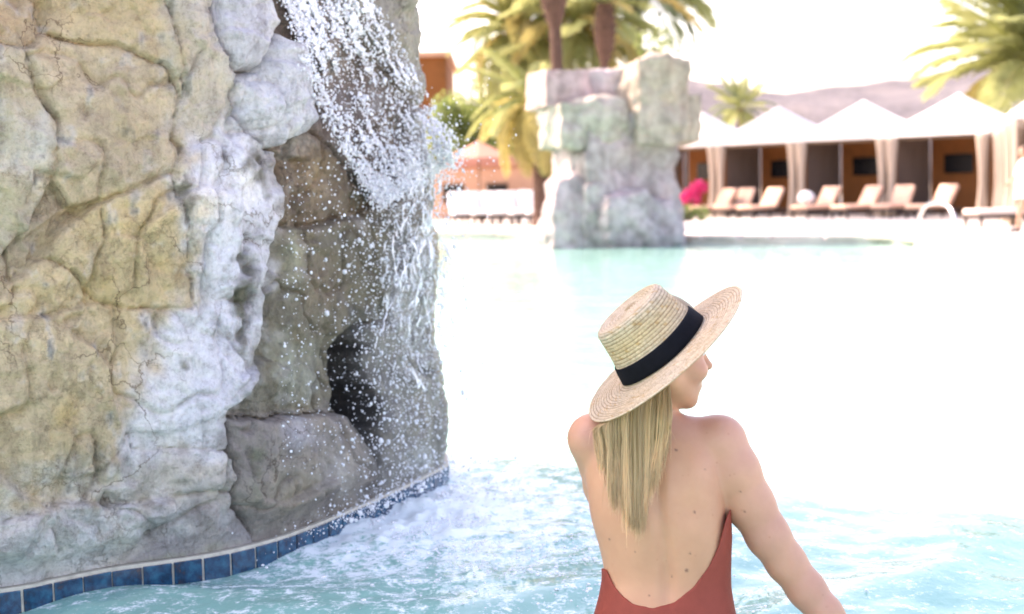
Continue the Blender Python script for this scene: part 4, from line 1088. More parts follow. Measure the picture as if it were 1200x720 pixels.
def build_woman():
    fd = Field((c3(640, 0)[0], -1.76, -.22), (c3(1112, 0)[0], .03, .44), 0.003)
    torso_loft(fd)
    # shoulders and neck
    fd.capsule(c3(765, 508, .02), c3(766, 452, .0), .047, .043, .02)
    fd.capsule(c3(758, 501, .025), c3(700, 510, .045), .034, .038, .03); fd.capsule(c3(772, 507, .01), c3(838, 514, -.005), .038, .044, .02)
    fd.ellipsoid(c3(692, 513, .05), (.044, .046, .05), None, .03)
    fd.ellipsoid(c3(843, 517, -.008), (.050, .050, .052), None, .02)
    # chest, seat
    for x in (735, 815): fd.ellipsoid(c3(x, 590, .085), (.058, .062, .055), None, .04)
    for x in (737, 822): fd.ellipsoid(c3(x, 815, -.055), (.085, .085, .075), None, .04)
    # modelling of the back: spine furrow, shoulder blades, small of the back
    for (x, y, w) in ((768, 520, -.075), (770, 550, -.09), (772, 580, -.10), (775, 610, -.10), (779, 640, -.09), (782, 668, -.085), (784, 695, -.09)):
        fd.dent(c3(x, y, w), (.014, .045, .05), .0080)
    for (x, y, s) in ((722, 555, -.0075), (818, 555, -.0105)): fd.dent(c3(x, y, -.09), (.030, .055, .06), s)
    for (x, y) in ((745, 640), (815, 640)): fd.dent(c3(x, y, -.10), (.024, .09, .05), -.0055)
    fd.dent(c3(806, 600, -.10), (.02, .03, .05), .003); fd.dent(c3(735, 600, -.10), (.02, .03, .05), .002)
    # legs under the water
    hip = [c3(735, 850, .0), c3(822, 850, .0)]
    foot_floor = None
    for i, h in enumerate(hip):
        k = h + DOWN * .36 + HOR * .02; a = k + DOWN * .36 - HOR * .02
        fd.chain([(*h, .085), (*(h + DOWN * .2), .072), (*k, .052)], .03); fd.chain([(*k, .052), (*(k + DOWN * .12 - HOR * .012), .050), (*a, .033)], .02)
        fd.chain([(*(a + DOWN * .03 - HOR * .02), .03), (*(a + DOWN * .045 + HOR * .09), .028), (*(a + DOWN * .055 + HOR * .16), .018)], .02)
    torso_d = fd.d.copy()
    # right arm (toward the right of the picture)
    fd.chain([(*c3(846, 518, -.008), .050), (*c3(861, 553, -.012), .0515), (*c3(879, 591, -.012), .0490), (*c3(900, 628, -.010), .0440), (*c3(921, 659, -.006), .0400), (*c3(945, 691, -.008), .0380), (*c3(967, 719, -.012), .0350), (*c3(1012, 776, -.02), .0235)], .018)
    fd.dent(c3(921, 662, -.045), .02, .0025)
    def hand(wr, u, v, curl):
        u = u / np.linalg.norm(u); v = v - u * (u @ v); v /= np.linalg.norm(v); n_ = np.cross(u, v)
        if n_ @ DOWN < 0: n_ = -n_
        pc = wr + u * .052
        fd.capsule(wr, wr + u * .02, .022, .022, .012); fd.ellipsoid(pc, (.046, .036, .014), [u, v, n_], .014)
        for j, (o_, L_, r_) in enumerate(((-.029, .070, .0078), (-.010, .082, .0084), (.010, .080, .0084), (.028, .066, .0080))):
            p = wr + u * .082 + v * o_; an = 0.0; pts = [(*(p - u * .02), r_ * 1.1), (*p, r_ * 1.1)]
            for s, f in enumerate((.42, .32, .26)):
                an += curl * (.35 + .25 * s); d = u * math.cos(an) + n_ * math.sin(an) + v * (o_ * 1.5); p = p + d * L_ * f; pts.append((*p, r_ * (1.02 - .1 * s)))
            fd.chain(pts, .004)
        t0 = wr + u * .022 - v * .022; t1 = t0 + u * .034 - v * .026 + n_ * .008; t2 = t1 + u * .032 - v * .006 + n_ * .006
        fd.chain([(*t0, .014), (*t1, .011), (*t2, .0085)], .008)
    hand(c3(1012, 776, -.02), np.array([.72, -.60, -.05]), np.array([.1, .15, 1.0]), .55)
    # left arm, carried forward and hidden by the body
    fd.chain([(*c3(692, 514, .05), .044), (*c3(708, 570, .12), .042), (*c3(724, 634, .19), .036), (*c3(752, 676, .255), .033), (*c3(800, 710, .34), .023)], .018)
    hand(c3(800, 710, .34), np.array([.75, -.4, .45]), np.array([-.3, .2, .9]), .5)
    # head: turned in profile to the right
    th = math.radians(21); Fv = np.array([math.cos(th), -.03, math.sin(th)]); Lv = np.array([math.sin(th), 0, -math.cos(th)]); Uv = np.cross(Lv, Fv)
    if Uv[1] < 0: Uv = -Uv
    hc = c3(777, 408.5, -.015)
    H = lambda f, l, u: hc + Fv * f + Lv * l + Uv * u
    ax = [Fv, Lv, Uv]
    fd.ellipsoid(H(-.004, 0, .022), (.092, .073, .088), ax, .01)
    fd.ellipsoid(H(.026, 0, -.040), (.062, .058, .078), ax, .03)
    fd.capsule(H(-.005, .046, -.062), H(.056, .012, -.104), .024, .0165, .016); fd.capsule(H(-.005, -.046, -.062), H(.056, -.012, -.104), .024, .0165, .016)
    fd.capsule(H(.060, .008, -.106), H(.060, -.008, -.106), .0170, .0170, .012)
    fd.ellipsoid(H(.062, 0, -.076), (.027, .028, .024), ax, .016)
    for s in (-1, 1): fd.ellipsoid(H(.054, s * .036, -.044), (.032, .026, .026), ax, .014)
    fd.capsule(H(.083, 0, .004), H(.1060, 0, -.033), .0085, .0092, .006)                       # nose
    fd.ellipsoid(H(.1055, 0, -.035), (.0125, .0105, .0092), ax, .006)
    for s in (-1, 1): fd.ellipsoid(H(.090, s * .0105, -.039), (.010, .0075, .0068), ax, .005)
    fd.ellipsoid(H(.0845, 0, -.058), (.0085, .020, .0060), ax, .005); fd.ellipsoid(H(.0800, 0, -.078), (.0095, .019, .0068), ax, .005)  # lips
    fd.dent(H(.092, 0, -.068), (.013, .024, .0048), .010)                                      # parted, smiling
    for s in (-1, 1):
        fd.dent(H(.080, s * .034, -.066), (.012, .010, .009), .0025)                            # smile corner
        fd.dent(H(.088, s * .032, -.004), (.016, .018, .011), .008)                            # eye socket
        fd.capsule(H(.078, s * .018, .012), H(.070, s * .045, .014), .009, .008, .012)         # brow
        fd.ellipsoid(H(-.012, s * .074, -.020), (.018, .007, .030), ax, .006)                  # ear
        fd.dent(H(-.008, s * .080, -.018), (.008, .006, .012), .004)
    V, Q = surface(fd)
    V = smooth_verts(V.astype(np.float64), Q, 3, .5)
    root = wparent('person', tuple(to_world(np.array([c3(780, 850) + DOWN * .75]))[0] * np.array([1, 1, 0]) + np.array([0, 0, -.75])), 'woman in straw hat and rust low backed swimsuit wading, seen from behind', 'person')
    body = wobj('body', to_world(V), Q, SKIN, root, True)
    n = len(V); C = np.tile(np.array([0.60, 0.325, 0.195]), (n, 1))
    # sun-pinked arm, shoulders and face; lips; moles
    def near(p, r): return np.exp(-(((V - p) / r) ** 2).sum(1))[:, None]
    def tint(p, r, col, k=1.0):
        nonlocal C
        w = near(np.asarray(p), np.asarray(r)) * k; C = C * (1 - w) + np.array(col) * w
    pink = (0.53, 0.275, 0.205)
    for p, r in ((c3(860, 520, -.03), (.07, .09, .1)), (c3(900, 620, -.03), (.08, .1, .1)), (c3(960, 700, -.03), (.09, .1, .1)), (c3(690, 505, 0), (.05, .05, .1)), (c3(800, 500, -.03), (.08, .03, .08)), (H(.06, 0, -.04), (.06, .08, .07))): tint(p, r, pink, .75)
    tint(H(.088, 0, -.057), (.012, .022, .0065), (.50, .17, .15), .8); tint(H(.084, 0, -.078), (.012, .021, .0075), (.50, .17, .15), .8)
    tint(H(.055, .045, -.04), (.03, .03, .025), (.58, .27, .21), .5)
    for x, y, w, k in ((788, 524, -.08, 1), (807, 593, -.095, 1), (799, 660, -.09, 1.3), (713, 629, -.03, .9), (802, 640, -.09, .8), (867, 595, -.055, 1), (862, 572, -.06, .8), (783, 668, -.09, .6), (741, 640, -.08, .6), (757, 690, -.09, .6), (820, 545, -.08, .6)):
        p = c3(x, y); dd = np.hypot(V[:, 0] - p[0], V[:, 1] - p[1]); sel = (dd < .0022 * k) & (V[:, 2] < 0); C[sel] = (.26, .125, .085)
        sel = (dd < .0036 * k) & (dd >= .0022 * k) & (V[:, 2] < 0); C[sel] = C[sel] * .82
    col_attr(body.data, 'Col', C)
    # eye, lashes, teeth
    EYE = simple('eye_white', (.75, .73, .70), .15, .05, 20, bmp=0); LASH = simple('dark_lash', (.02, .015, .012), .6, .1, 20, bmp=0); TEETH = simple('tooth_enamel', (.8, .77, .7), .2, .05, 20, bmp=0)
    def ell(name, c, r, mat, n_=14):
        Vv = []; Fc = []
        for i in range(n_ + 1):
            a = math.pi * i / n_
            for k in range(n_ * 2):
                b = math.pi * k / n_; Vv.append(c + Fv * r[0] * math.sin(a) * math.cos(b) + Lv * r[1] * math.sin(a) * math.sin(b) + Uv * r[2] * math.cos(a))
        m_ = n_ * 2
        for i in range(n_):
            for k in range(m_): Fc.append((i * m_ + k, i * m_ + (k + 1) % m_, (i + 1) * m_ + (k + 1) % m_, (i + 1) * m_ + k))
        return wobj(name, to_world(np.array(Vv)), Fc, mat, root, True)
    for s in (-1, 1):
        ell('eye', H(.072, s * .031, -.004), (.0115, .0115, .0115), EYE)
        mb = MB()
        for k in range(9):
            t = (k - 4) / 4; p = H(.0825 - .006 * abs(t) - .008 * max(0, s * t), s * .031 + t * .013, .001 - .002 * abs(t)); q = p + Fv * .010 + Uv * (.005) + Lv * s * .004 * (1 + t)
            mb.tube([p - Fv * .003, p + Fv * .005 + Uv * .001, q], [.0014, .0010, .0003], 5)
        wobj('eyelash', to_world(np.array(mb.V)), mb.F, LASH, root)
    ell('teeth', H(.076, 0, -.0675), (.0085, .018, .0048), TEETH)
    # swimsuit: a second skin cut to a deep U
    sd = Field(c3(660, 925, -.20), c3(905, 560, .20) + np.array([0, 0.10, 0]), 0.003)
    a = np.round((sd.lo - fd.lo) / .003).astype(int); sd.lo = fd.lo + a * .003
    b = np.minimum(a + sd.n, fd.n); base = torso_d[a[0]:b[0], a[1]:b[1], a[2]:b[2]]
    sd.n = np.array(base.shape); X = (sd.lo[0] + .003 * np.arange(sd.n[0]))[:, None, None]; Y = (sd.lo[1] + .003 * np.arange(sd.n[1]))[None, :, None]; W_ = (sd.lo[2] + .003 * np.arange(sd.n[2]))[None, None, :]
    PX = 600 + X * F / (3.0 + W_); PY = 360 - Y * F / (3.0 + W_)
    Ux = [640, 704, 711, 714.5, 719, 727, 742, 765, 790, 812, 830, 841, 847, 851, 856, 900]; Uy = [664, 665, 668, 675, 685, 696, 708, 713, 706, 689, 665, 642, 622, 607, 596, 585]
    back = np.interp(PX, Ux, Uy); frontc = 540 + 0 * PX
    k = np.clip((W_ - np.interp(PX, [690, 760, 850], [.085, .06, -.005])) / .08, 0, 1); k = k * k * (3 - 2 * k)
    cut = (back * (1 - k) + frontc * k - PY) / S3                 # > 0 above the edge
    gap = .0035 + .006 * np.clip((PX - 838) / 12, 0, 1) * np.clip((690 - PY) / 60, 0, 1)
    e = np.maximum(base - gap, cut); e = np.maximum(e, -Y + c3(0, 905)[1]); sd.d = e.astype(np.float32)
    V2, Q2 = surface(sd); V2 = smooth_verts(V2.astype(np.float64), Q2, 4, .5)
    suit = wobj('swimsuit', to_world(V2), Q2, SUIT, root, True)
    c17, s17 = math.cos(math.radians(8)), math.sin(math.radians(8))
    A_hat = np.array([-.662 * c17, .749 * c17, -s17]); hat_c = c3(778, 412.5, -.035)
    # hair
    def hair_material():
        m, nt, b_ = new_mat('blonde_hair'); at = N(nt, 'ShaderNodeAttribute', attribute_name='Col')
        nt.links.new(at.outputs['Color'], b_.inputs['Base Color']); b_.inputs['Roughness'].default_value = 0.38; b_.inputs['Specular IOR Level'].default_value = .5
        t = N(nt, 'ShaderNodeBsdfTranslucent'); nt.links.new(at.outputs['Color'], t.inputs[0]); mx = N(nt, 'ShaderNodeMixShader'); mx.inputs[0].default_value = .30
        nt.links.new(b_.outputs[0], mx.inputs[1]); nt.links.new(t.outputs[0], mx.inputs[2]); nt.links.new(mx.outputs[0], nt.nodes['Material Output'].inputs[0])
        return m
    HAIR = hair_material(); rg = np.random.default_rng(5); VV = []; FF = []; CC = []; base_i = 0
    ns = 4600; seg = 16
    clumps = [(rg.random(), rg.normal(0, 1), rg.random(), rg.normal(0, 1)) for _ in range(64)]
    for i in range(ns):
        cl = clumps[rg.integers(64)]; s = np.clip(cl[0] + rg.normal(0, .018), 0, 1); lay = rg.random() * .55 + .45 * cl[2]
        fly = rg.random() < .05
        ye = np.interp(s, [0, .10, .30, .50, .66, .80, .92, 1.0], [520, 548, 588, 611, 604, 572, 548, 528]) + cl[1] * 7 + rg.normal(0, 8)
        xe = np.interp(s, [0, .15, .5, .75, 1], [702, 713, 743, 759, 779]) + cl[3] * 2.0 + rg.normal(0, 1.6)
        xt = 696 + 88 * s; xr = 722 + 62 * s
        if fly: xe += rg.normal(0, 9); ye -= abs(rg.normal(0, 25))
        wr = -.070 + .05 * abs(s - .45) - .02 * lay
        pts = np.array([[xr, 400, wr + .02], [xr * .5 + xt * .5, 440, wr - .012], [xt, 486, -.094 - .030 * lay + .05 * max(0, .25 - s)], [xt * .55 + xe * .45, 486 * .5 + ye * .5, -.086 - .032 * lay + .05 * max(0, .22 - s)], [xe, ye, -.098 - .020 * lay + .045 * max(0, .2 - s)]])
        pts[2:, 0] += rg.normal(0, 1.2)
        t = np.linspace(0, 4, seg); j = np.minimum(t.astype(int), 3); f = (t - j)[:, None]
        g = lambda q: pts[np.clip(q, 0, 4)]
        p0, p1, p2, p3 = g(j - 1), g(j), g(j + 1), g(j + 2)
        P = .5 * (2 * p1 + (p2 - p0) * f + (2 * p0 - 5 * p1 + 4 * p2 - p3) * f ** 2 + (3 * p1 - p0 - 3 * p2 + p3) * f ** 3)
        P[:, 0] += 1.1 * np.sin(np.linspace(0, 5, seg) + cl[3] * 3) * np.linspace(0, 1, seg)
        kk = (3.0 + P[:, 2]) / F; C3_ = np.c_[(P[:, 0] - 600) * kk, (360 - P[:, 1]) * kk, P[:, 2]]
        ov = (C3_ - hat_c) @ A_hat + .012; rd_ = np.linalg.norm(C3_ - hat_c, axis=1)
        C3_ -= A_hat * (np.clip(ov, 0, None) * np.clip((.26 - rd_) / .05, 0, 1))[:, None]
        rad = (.00072 if not fly else .0004) * rg.uniform(.7, 1.3) * np.interp(np.linspace(0, 1, seg), [0, .7, 1], [1, 1, .25])
        for k in range(3):
            a_ = 2.0944 * k + i; VV.append(C3_ + np.c_[rad * math.cos(a_), rad * 0, rad * math.sin(a_)])
        tone = rg.random() * .6 + .4 * (.5 + .5 * math.sin(cl[1] * 9)); root_c = np.array([.55, .37, .18]); tip = np.array([.98, .72, .42]); low = np.array([.42, .27, .12])
        tt = np.linspace(0, 1, seg)[:, None]; w_ = np.clip((tt - .25) * 1.6, 0, 1)
        c_ = (root_c * (1 - w_) + tip * w_) * (.62 + .62 * tone); c_ = np.where(tone < .16, low * (.8 + .4 * tt), c_)
        CC += [c_] * 3
        I = base_i + np.arange(seg - 1)
        for k in range(3):
            a_, b_ = I + k * seg, I + ((k + 1) % 3) * seg; FF.append(np.stack([a_, b_, b_ + 1, a_ + 1], 1))
        base_i += 3 * seg
    hair = wobj('hair', to_world(np.concatenate(VV)), np.concatenate(FF), HAIR, root, True); col_attr(hair.data, 'Col', np.concatenate(CC)); hair['kind'] = 'stuff'
    # scalp hair close to the skull
    hf = Field(hc - .14, hc + .14, .004); hf.ellipsoid(H(-.008, 0, .024), (.097, .080, .092), ax, 0); hf.ellipsoid(H(-.040, 0, -.040), (.052, .066, .06), ax, .03)
    sl_, X, Y, W_ = hf.sub(hf.lo, hf.lo + hf.n * hf.h)
    ff = (X - hc[0]) * Fv[0] + (Y - hc[1]) * Fv[1] + (W_ - hc[2]) * Fv[2]; uu = (X - hc[0]) * Uv[0] + (Y - hc[1]) * Uv[1] + (W_ - hc[2]) * Uv[2]
    hf.d[sl_] = np.maximum(hf.d[sl_], np.maximum(ff - (.012 + .9 * np.clip(uu - .01, 0, .08)), -1))
    V4, Q4 = surface(hf); V4 = smooth_verts(V4.astype(float), Q4, 2); o_ = wobj('scalp_hair', to_world(V4), Q4, HAIR, root, True); col_attr(o_.data, 'Col', np.tile(np.array([[.40, .28, .14]]), (len(V4), 1)))
    # hat
    A = A_hat; E1 = np.array([.749, .662, 0.0]); E2 = np.cross(A, E1)
    def straw_material():
        m, nt, b_ = new_mat('woven_straw'); v = coords(nt, 'Object'); at = N(nt, 'ShaderNodeAttribute', attribute_name='Col')
        n1 = noise(nt, v, 55, 4, .7); n2 = noise(nt, v, 260, 3, .7); n3 = noise(nt, v, 7, 3)
        c = mixc(nt, at.outputs['Color'], ramp(nt, n1.outputs[0], [(.32, (.80, .70, .58)), (.5, (1, 1, 1)), (.7, (1.1, 1.1, 1.1))]), .6, 'MULTIPLY')
        c = mixc(nt, c, ramp(nt, n2.outputs[0], [(.36, (.70, .60, .50)), (.55, (1.05, 1.05, 1.05))]), .7, 'MULTIPLY')
        c = mixc(nt, c, ramp(nt, n3.outputs[0], [(.35, (1.0, .93, .82)), (.65, (1, 1, 1.02))]), .8, 'MULTIPLY')
        nt.links.new(c, b_.inputs['Base Color']); b_.inputs['Roughness'].default_value = .6
        bump(nt, b_, n2.outputs[0], .3, .002)
        t = N(nt, 'ShaderNodeBsdfTranslucent'); nt.links.new(c, t.inputs[0]); mx = N(nt, 'ShaderNodeMixShader'); mx.inputs[0].default_value = .22
        nt.links.new(b_.outputs[0], mx.inputs[1]); nt.links.new(t.outputs[0], mx.inputs[2]); nt.links.new(mx.outputs[0], nt.nodes['Material Output'].inputs[0])
        return m
    STRAW = straw_material(); BAND = simple('black_ribbon', (.004, .005, .008), .75, .2, 60, spec=.12, bmp=.2, bscale=500)
    prof = []                                       # (radius, height, arc length)
    def seg_to(r1, h1, n_):
        r0_, h0 = prof[-1] if prof else (r1, h1)
        for k in range(1, n_ + 1): prof.append((r0_ + (r1 - r0_) * k / n_, h0 + (h1 - h0) * k / n_))
    prof.append((.2065, -.005))
    for t in np.linspace(1, 0, 112)[1:]: prof.append((.1085 + .098 * t, -.004 * t ** 1.4))
    for t in np.linspace(0, 1, 116)[1:]: prof.append((.1085 - .0245 * t ** .85 - .002 * math.sin(math.pi * t), .106 * t))
    for t in np.linspace(0, math.pi / 2, 16)[1:]: prof.append((.084 - .012 * (1 - math.cos(t)), .106 + .014 * math.sin(t)))
    for t in np.linspace(.072, .001, 70)[1:]: prof.append((t, .120 - .004 * (1 - (t / .072) ** 2)))
    pr = np.array(prof); arc = np.r_[0, np.cumsum(np.hypot(*np.diff(pr, axis=0).T))]
    tng = np.gradient(pr, axis=0); tng /= np.linalg.norm(tng, axis=1)[:, None]; nrm = np.stack([tng[:, 1], -tng[:, 0]], 1); nrm = np.where((nrm @ np.array([.3, 1.0]))[:, None] < 0, -nrm, nrm)
    ns_ = 640; ang = np.linspace(0, 2 * math.pi, ns_, endpoint=False)
    ring = arc / .0072; wv = np.abs(np.sin(math.pi * ring)) ** .7
    cnt = np.maximum(np.round(2 * math.pi * np.maximum(pr[:, 0], .01) / .0075), 6)
    R = np.floor(ring)[:, None]; lob = np.abs(np.sin(cnt[:, None] * .5 * ang[None] + R * 1.7 + .9 * (ring[:, None] - R)))
    hgt = (.0016 * wv)[:, None] * (.45 + .55 * lob)
    hgt[arc < .002] *= .3
    rr = pr[:, 0:1] + nrm[:, 0:1] * hgt; hh = pr[:, 1:2] + nrm[:, 1:2] * hgt
    brim = np.clip((pr[:, 0:1] - .11) / .095, 0, 1); hh = hh + brim ** 1.5 * (.004 * np.sin(2 * ang + .6) + .002 * np.sin(3 * ang + 2))[None]
    Pw = hat_c + A * hh[..., None] + (E1 * np.cos(ang)[None, :, None] + E2 * np.sin(ang)[None, :, None]) * rr[..., None]
    m_ = len(pr); I = np.arange(m_ * ns_).reshape(m_, ns_); J = np.roll(I, -1, 1); Fh = np.stack([I[:-1], J[:-1], J[1:], I[1:]], -1).reshape(-1, 4)
    # inner skin so the straw has thickness
    inn = hat_c + A * (hh - .0030 * np.sign(nrm[:, 1:2] + .01) * np.abs(nrm[:, 1:2]))[..., None] + (E1 * np.cos(ang)[None, :, None] + E2 * np.sin(ang)[None, :, None]) * np.maximum(rr - .0030 * nrm[:, 0:1], .0005)[..., None]
    st = 8; Pi = inn[:, ::st]; k0 = m_ * ns_; I2 = k0 + np.arange(Pi.shape[0] * Pi.shape[1]).reshape(Pi.shape[:2]); J2 = np.roll(I2, -1, 1)
    Fi = np.stack([I2[:-1], I2[1:], J2[1:], J2[:-1]], -1).reshape(-1, 4)
    Vh = np.concatenate([Pw.reshape(-1, 3), Pi.reshape(-1, 3)]); Fh = np.concatenate([Fh, Fi])
    hat = wobj('hat', to_world(Vh), Fh, STRAW, root, True); hat['label'] = 'wide brimmed natural straw hat'
    strand = _hash(np.floor(ring)[:, None].astype(int) + np.zeros((1, ns_), int), np.floor(cnt[:, None] * ang[None] / 6.2832).astype(int), np.zeros((m_, ns_), int), 3)
    seam = np.abs(ring - np.round(ring))[:, None, None]
    colr = np.array([.70, .61, .47]) * (.84 + .24 * strand[..., None]); colr = np.where(strand[..., None] > .95, np.array([.60, .45, .27]), colr)
    colr = np.where(seam < .11, colr * np.array([.55, .47, .40]), colr)
    crown_w = (np.clip((pr[:, 1] - .02) / .05, 0, 1) * np.clip((.115 - pr[:, 1]) / .03, 0, 1))[:, None, None]
    colr = colr * (1 - .5 * crown_w) + colr * np.array([1.08, .96, .62]) * .5 * crown_w
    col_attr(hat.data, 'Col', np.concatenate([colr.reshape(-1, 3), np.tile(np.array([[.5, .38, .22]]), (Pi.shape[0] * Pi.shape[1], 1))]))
    Vb = []; hb = [.0035, .005, .012, .020, .028, .034, .0395, .041]; rb0 = [.1075 - .0245 * (h / .106) ** .85 for h in hb]; ob = [0.0005, .0026, .0032, .0034, .0034, .0032, .0026, .0005]
    nb = 128
    for h, r_, o_ in zip(hb, rb0, ob):
        for k in range(nb):
            a_ = 2 * math.pi * k / nb; q = r_ + o_ + .0016 + .0004 * math.sin(5 * a_); Vb.append(hat_c + A * (h + .0008 * math.sin(3 * a_)) + (E1 * math.cos(a_) + E2 * math.sin(a_)) * q)
    Fb = [(i * nb + k, i * nb + (k + 1) % nb, (i + 1) * nb + (k + 1) % nb, (i + 1) * nb + k) for i in range(len(hb) - 1) for k in range(nb)]
    wobj('hat_band', to_world(np.array(Vb)) - 0, Fb, BAND, root, True).parent = None
    bo = COL.objects[-1]; bo.parent = hat; bo.matrix_parent_inverse = Matrix.Identity(4)
    return root
build_woman()

# ================================================================== FALLING WATER
def fall_material():
    m, nt, b = new_mat('splashing_water')
    b.inputs['Base Color'].default_value = (0.96, 0.97, 1.0, 1); b.inputs['Roughness'].default_value = 0.06; b.inputs['IOR'].default_value = 1.33
    b.inputs['Transmission Weight'].default_value = 0.22; b.inputs['Specular IOR Level'].default_value = 0.6
    n = noise(nt, coords(nt, 'Object'), 60, 3); bump(nt, b, n.outputs[0], .25, .004)
    return m
FALL = fall_material()
ICO_V = None
def ico():
    t = (1 + 5 ** .5) / 2
    V = np.array([(-1, t, 0), (1, t, 0), (-1, -t, 0), (1, -t, 0), (0, -1, t), (0, 1, t), (0, -1, -t), (0, 1, -t), (t, 0, -1), (t, 0, 1), (-t, 0, -1), (-t, 0, 1)], float); V /= np.linalg.norm(V[0])
    Fc = np.array([(0, 11, 5), (0, 5, 1), (0, 1, 7), (0, 7, 10), (0, 10, 11), (1, 5, 9), (5, 11, 4), (11, 10, 2), (10, 7, 6), (7, 1, 8), (3, 9, 4), (3, 4, 2), (3, 2, 6), (3, 6, 8), (3, 8, 9), (4, 9, 5), (2, 4, 11), (6, 2, 10), (8, 6, 7), (9, 8, 1)])
    return V, Fc
def build_fall():
    rg = np.random.default_rng(11)
    # smooth depth of the rock face over the picture raster
    px, py, dd = proj(RQ.reshape(-1, 3)); gx, gy = np.arange(300, 600, 6), np.arange(-180, 660, 6)
    D = np.full((len(gy), len(gx)), 99.0); i = ((px - 300) / 6).astype(int); j = ((py + 180) / 6).astype(int)
    ok = (i >= 0) & (i < len(gx)) & (j >= 0) & (j < len(gy)); np.minimum.at(D, (j[ok], i[ok]), dd[ok])
    for r in range(D.shape[0]):
        g = D[r] < 6.2
        if g.any(): D[r] = np.interp(np.arange(len(gx)), np.where(g)[0], D[r][g])
        else: D[r] = D[r - 1] if r else 5.3
    D = blur(D, 6)
    def depth(x, y):
        fx = np.clip((np.asarray(x, float) - 300) / 6, 0, len(gx) - 1.01); fy = np.clip((np.asarray(y, float) + 180) / 6, 0, len(gy) - 1.01); a, b = fx.astype(int), fy.astype(int); u, v = fx - a, fy - b
        return D[b, a] * (1 - u) * (1 - v) + D[b, a + 1] * u * (1 - v) + D[b + 1, a] * (1 - u) * v + D[b + 1, a + 1] * u * v
    def W3(x, y, off):
        d = depth(x, y) - off
        return CAM + d[:, None] * (fwd + ((x - 600) / F)[:, None] * right - ((y - 360) / F)[:, None] * up)
    La = np.array([(331, -130), (336, -22), (350, 25), (374, 92), (402, 160), (436, 212), (456, 236)], float); Ra = np.array([(378, -130), (412, -22), (446, 30), (474, 80), (497, 126), (518, 160), (531, 190)], float)
    tt = np.array([-.45, 0, .2, .4, .6, .8, 1.0])
    def flow(u, v):
        l = np.stack([np.interp(v, tt, La[:, k]) for k in (0, 1)], -1); r = np.stack([np.interp(v, tt, Ra[:, k]) for k in (0, 1)], -1)
        return l * (1 - u)[:, None] + r * u[:, None]
    root = wparent('waterfall', (SPLASH[0], SPLASH[1], 0), 'white sheet of thrown water splashing down the grey rock face', 'waterfall')
    # fused ligaments of the thrown sheet; local axes: pixel/333, -pixel/333, offset
    K = 1 / 333.0; f = Field((330 * K, -545 * K, -.02), (548 * K, 140 * K, .34), .0028)
    def blobs(x, y, o, r, k):
        for a, b, c, d in zip(x, y, o, r): f.capsule((a * K, -b * K, c), (a * K + 1e-4, -b * K, c), d, d, k)
    nst = 120
    for s in range(nst):
        u = s / (nst - 1) if s % 3 else rg.choice([0.02, .95, .5]) + rg.normal(0, .04)
        n = 130; v = np.linspace(-.45, 1, n); uu = np.clip(u + .05 * np.sin(v * rg.uniform(4, 9) + rg.uniform(0, 6)) + .02 * rg.normal(size=n).cumsum() * .2, -.08, 1.1)
        P = flow(uu, v); P += rg.normal(0, .8, P.shape)
        q = np.stack([P[:, 0] * .035, P[:, 1] * .035, np.full(n, s * .13)], 1)
        dens = fbm(q, 3, 91) + .55 * np.exp(-(np.clip(v, 0, 1) / .33) ** 2) + .55 * np.exp(-((v - .92) / .16) ** 2) + .35 * np.exp(-(u / .10) ** 2) + .25 * np.exp(-((u - 1) / .1) ** 2) - .24
        rad = np.clip(dens, 0, 1) * .0080 * rg.uniform(.6, 1.25); m = rad > .0012
        off = .012 + .20 * np.clip(v, 0, 1) ** 1.5 * (.5 + .5 * u) + .014 * rg.normal(size=n)
        blobs(P[m, 0], P[m, 1], off[m], rad[m], .0045)
    for s in range(84):                                   # broken curtain dropping from the end of the sheet
        x0 = rg.choice([rg.uniform(436, 532), rg.normal(500, 14), rg.normal(468, 14)]); y0 = rg.uniform(170, 330); L = rg.uniform(60, 230); n = int(L / 1.6)
        y = np.linspace(y0, min(y0 + L, 535), n); w = (y - y0)
        x = x0 + rg.uniform(3, 9) * np.sin(w / rg.uniform(9, 26) + rg.uniform(0, 6)) * np.clip(w / 30, 0, 1) + rg.normal(0, .5, n).cumsum() * .6 + .03 * w * rg.normal()
        x = np.clip(x, 425, 541)
        dn = fbm(np.c_[x * .06, y * .045, np.full(n, s * .7)], 3, 97) - .06 + .25 * np.exp(-((x - 500) / 22) ** 2) - .0016 * w
        rad = np.clip(dn, 0, .8) * .0062 * rg.uniform(.6, 1.2); m = rad > .0010
        off = np.clip(rg.uniform(.05, .26) + rg.normal(0, .003, n).cumsum(), .02, .32)
        blobs(x[m], y[m], off[m], rad[m], .004)
    V, Q = surface(f); V = smooth_verts(V.astype(float), Q, 1, .4)
    Pw = W3(V[:, 0] / K, -V[:, 1] / K, V[:, 2])
    o = wobj('water_sheet', Pw, Q, FALL, root, True); o['kind'] = 'stuff'
    # trailing streams under the sheet
    mb = MB()
    for s in range(12):
        x0 = rg.choice([rg.uniform(440, 532), rg.normal(498, 16), rg.normal(470, 18)]); y0 = rg.uniform(190, 420); L = rg.uniform(10, 42); n = int(6 + L / 6)
        y = np.linspace(y0, y0 + L, n); x = x0 + rg.normal(0, 1.6, n).cumsum() * .9 + rg.uniform(-.06, .06) * (y - y0)
        off = rg.uniform(.04, .22) + rg.normal(0, .004, n).cumsum()
        rad = np.abs(rg.normal(.0022, .0014, n)) + .0005; rad[0] = rad[-1] = .0004
        mb.tube(list(W3(x, y, off)), list(rad), 6)
    o = wobj('water_strand', mb.V, mb.F, FALL, root, True); o['kind'] = 'stuff'
    # drops
    X, Y, O, R = [], [], [], []
    def add(x, y, o_, r): X.append(x); Y.append(y); O.append(o_); R.append(r)
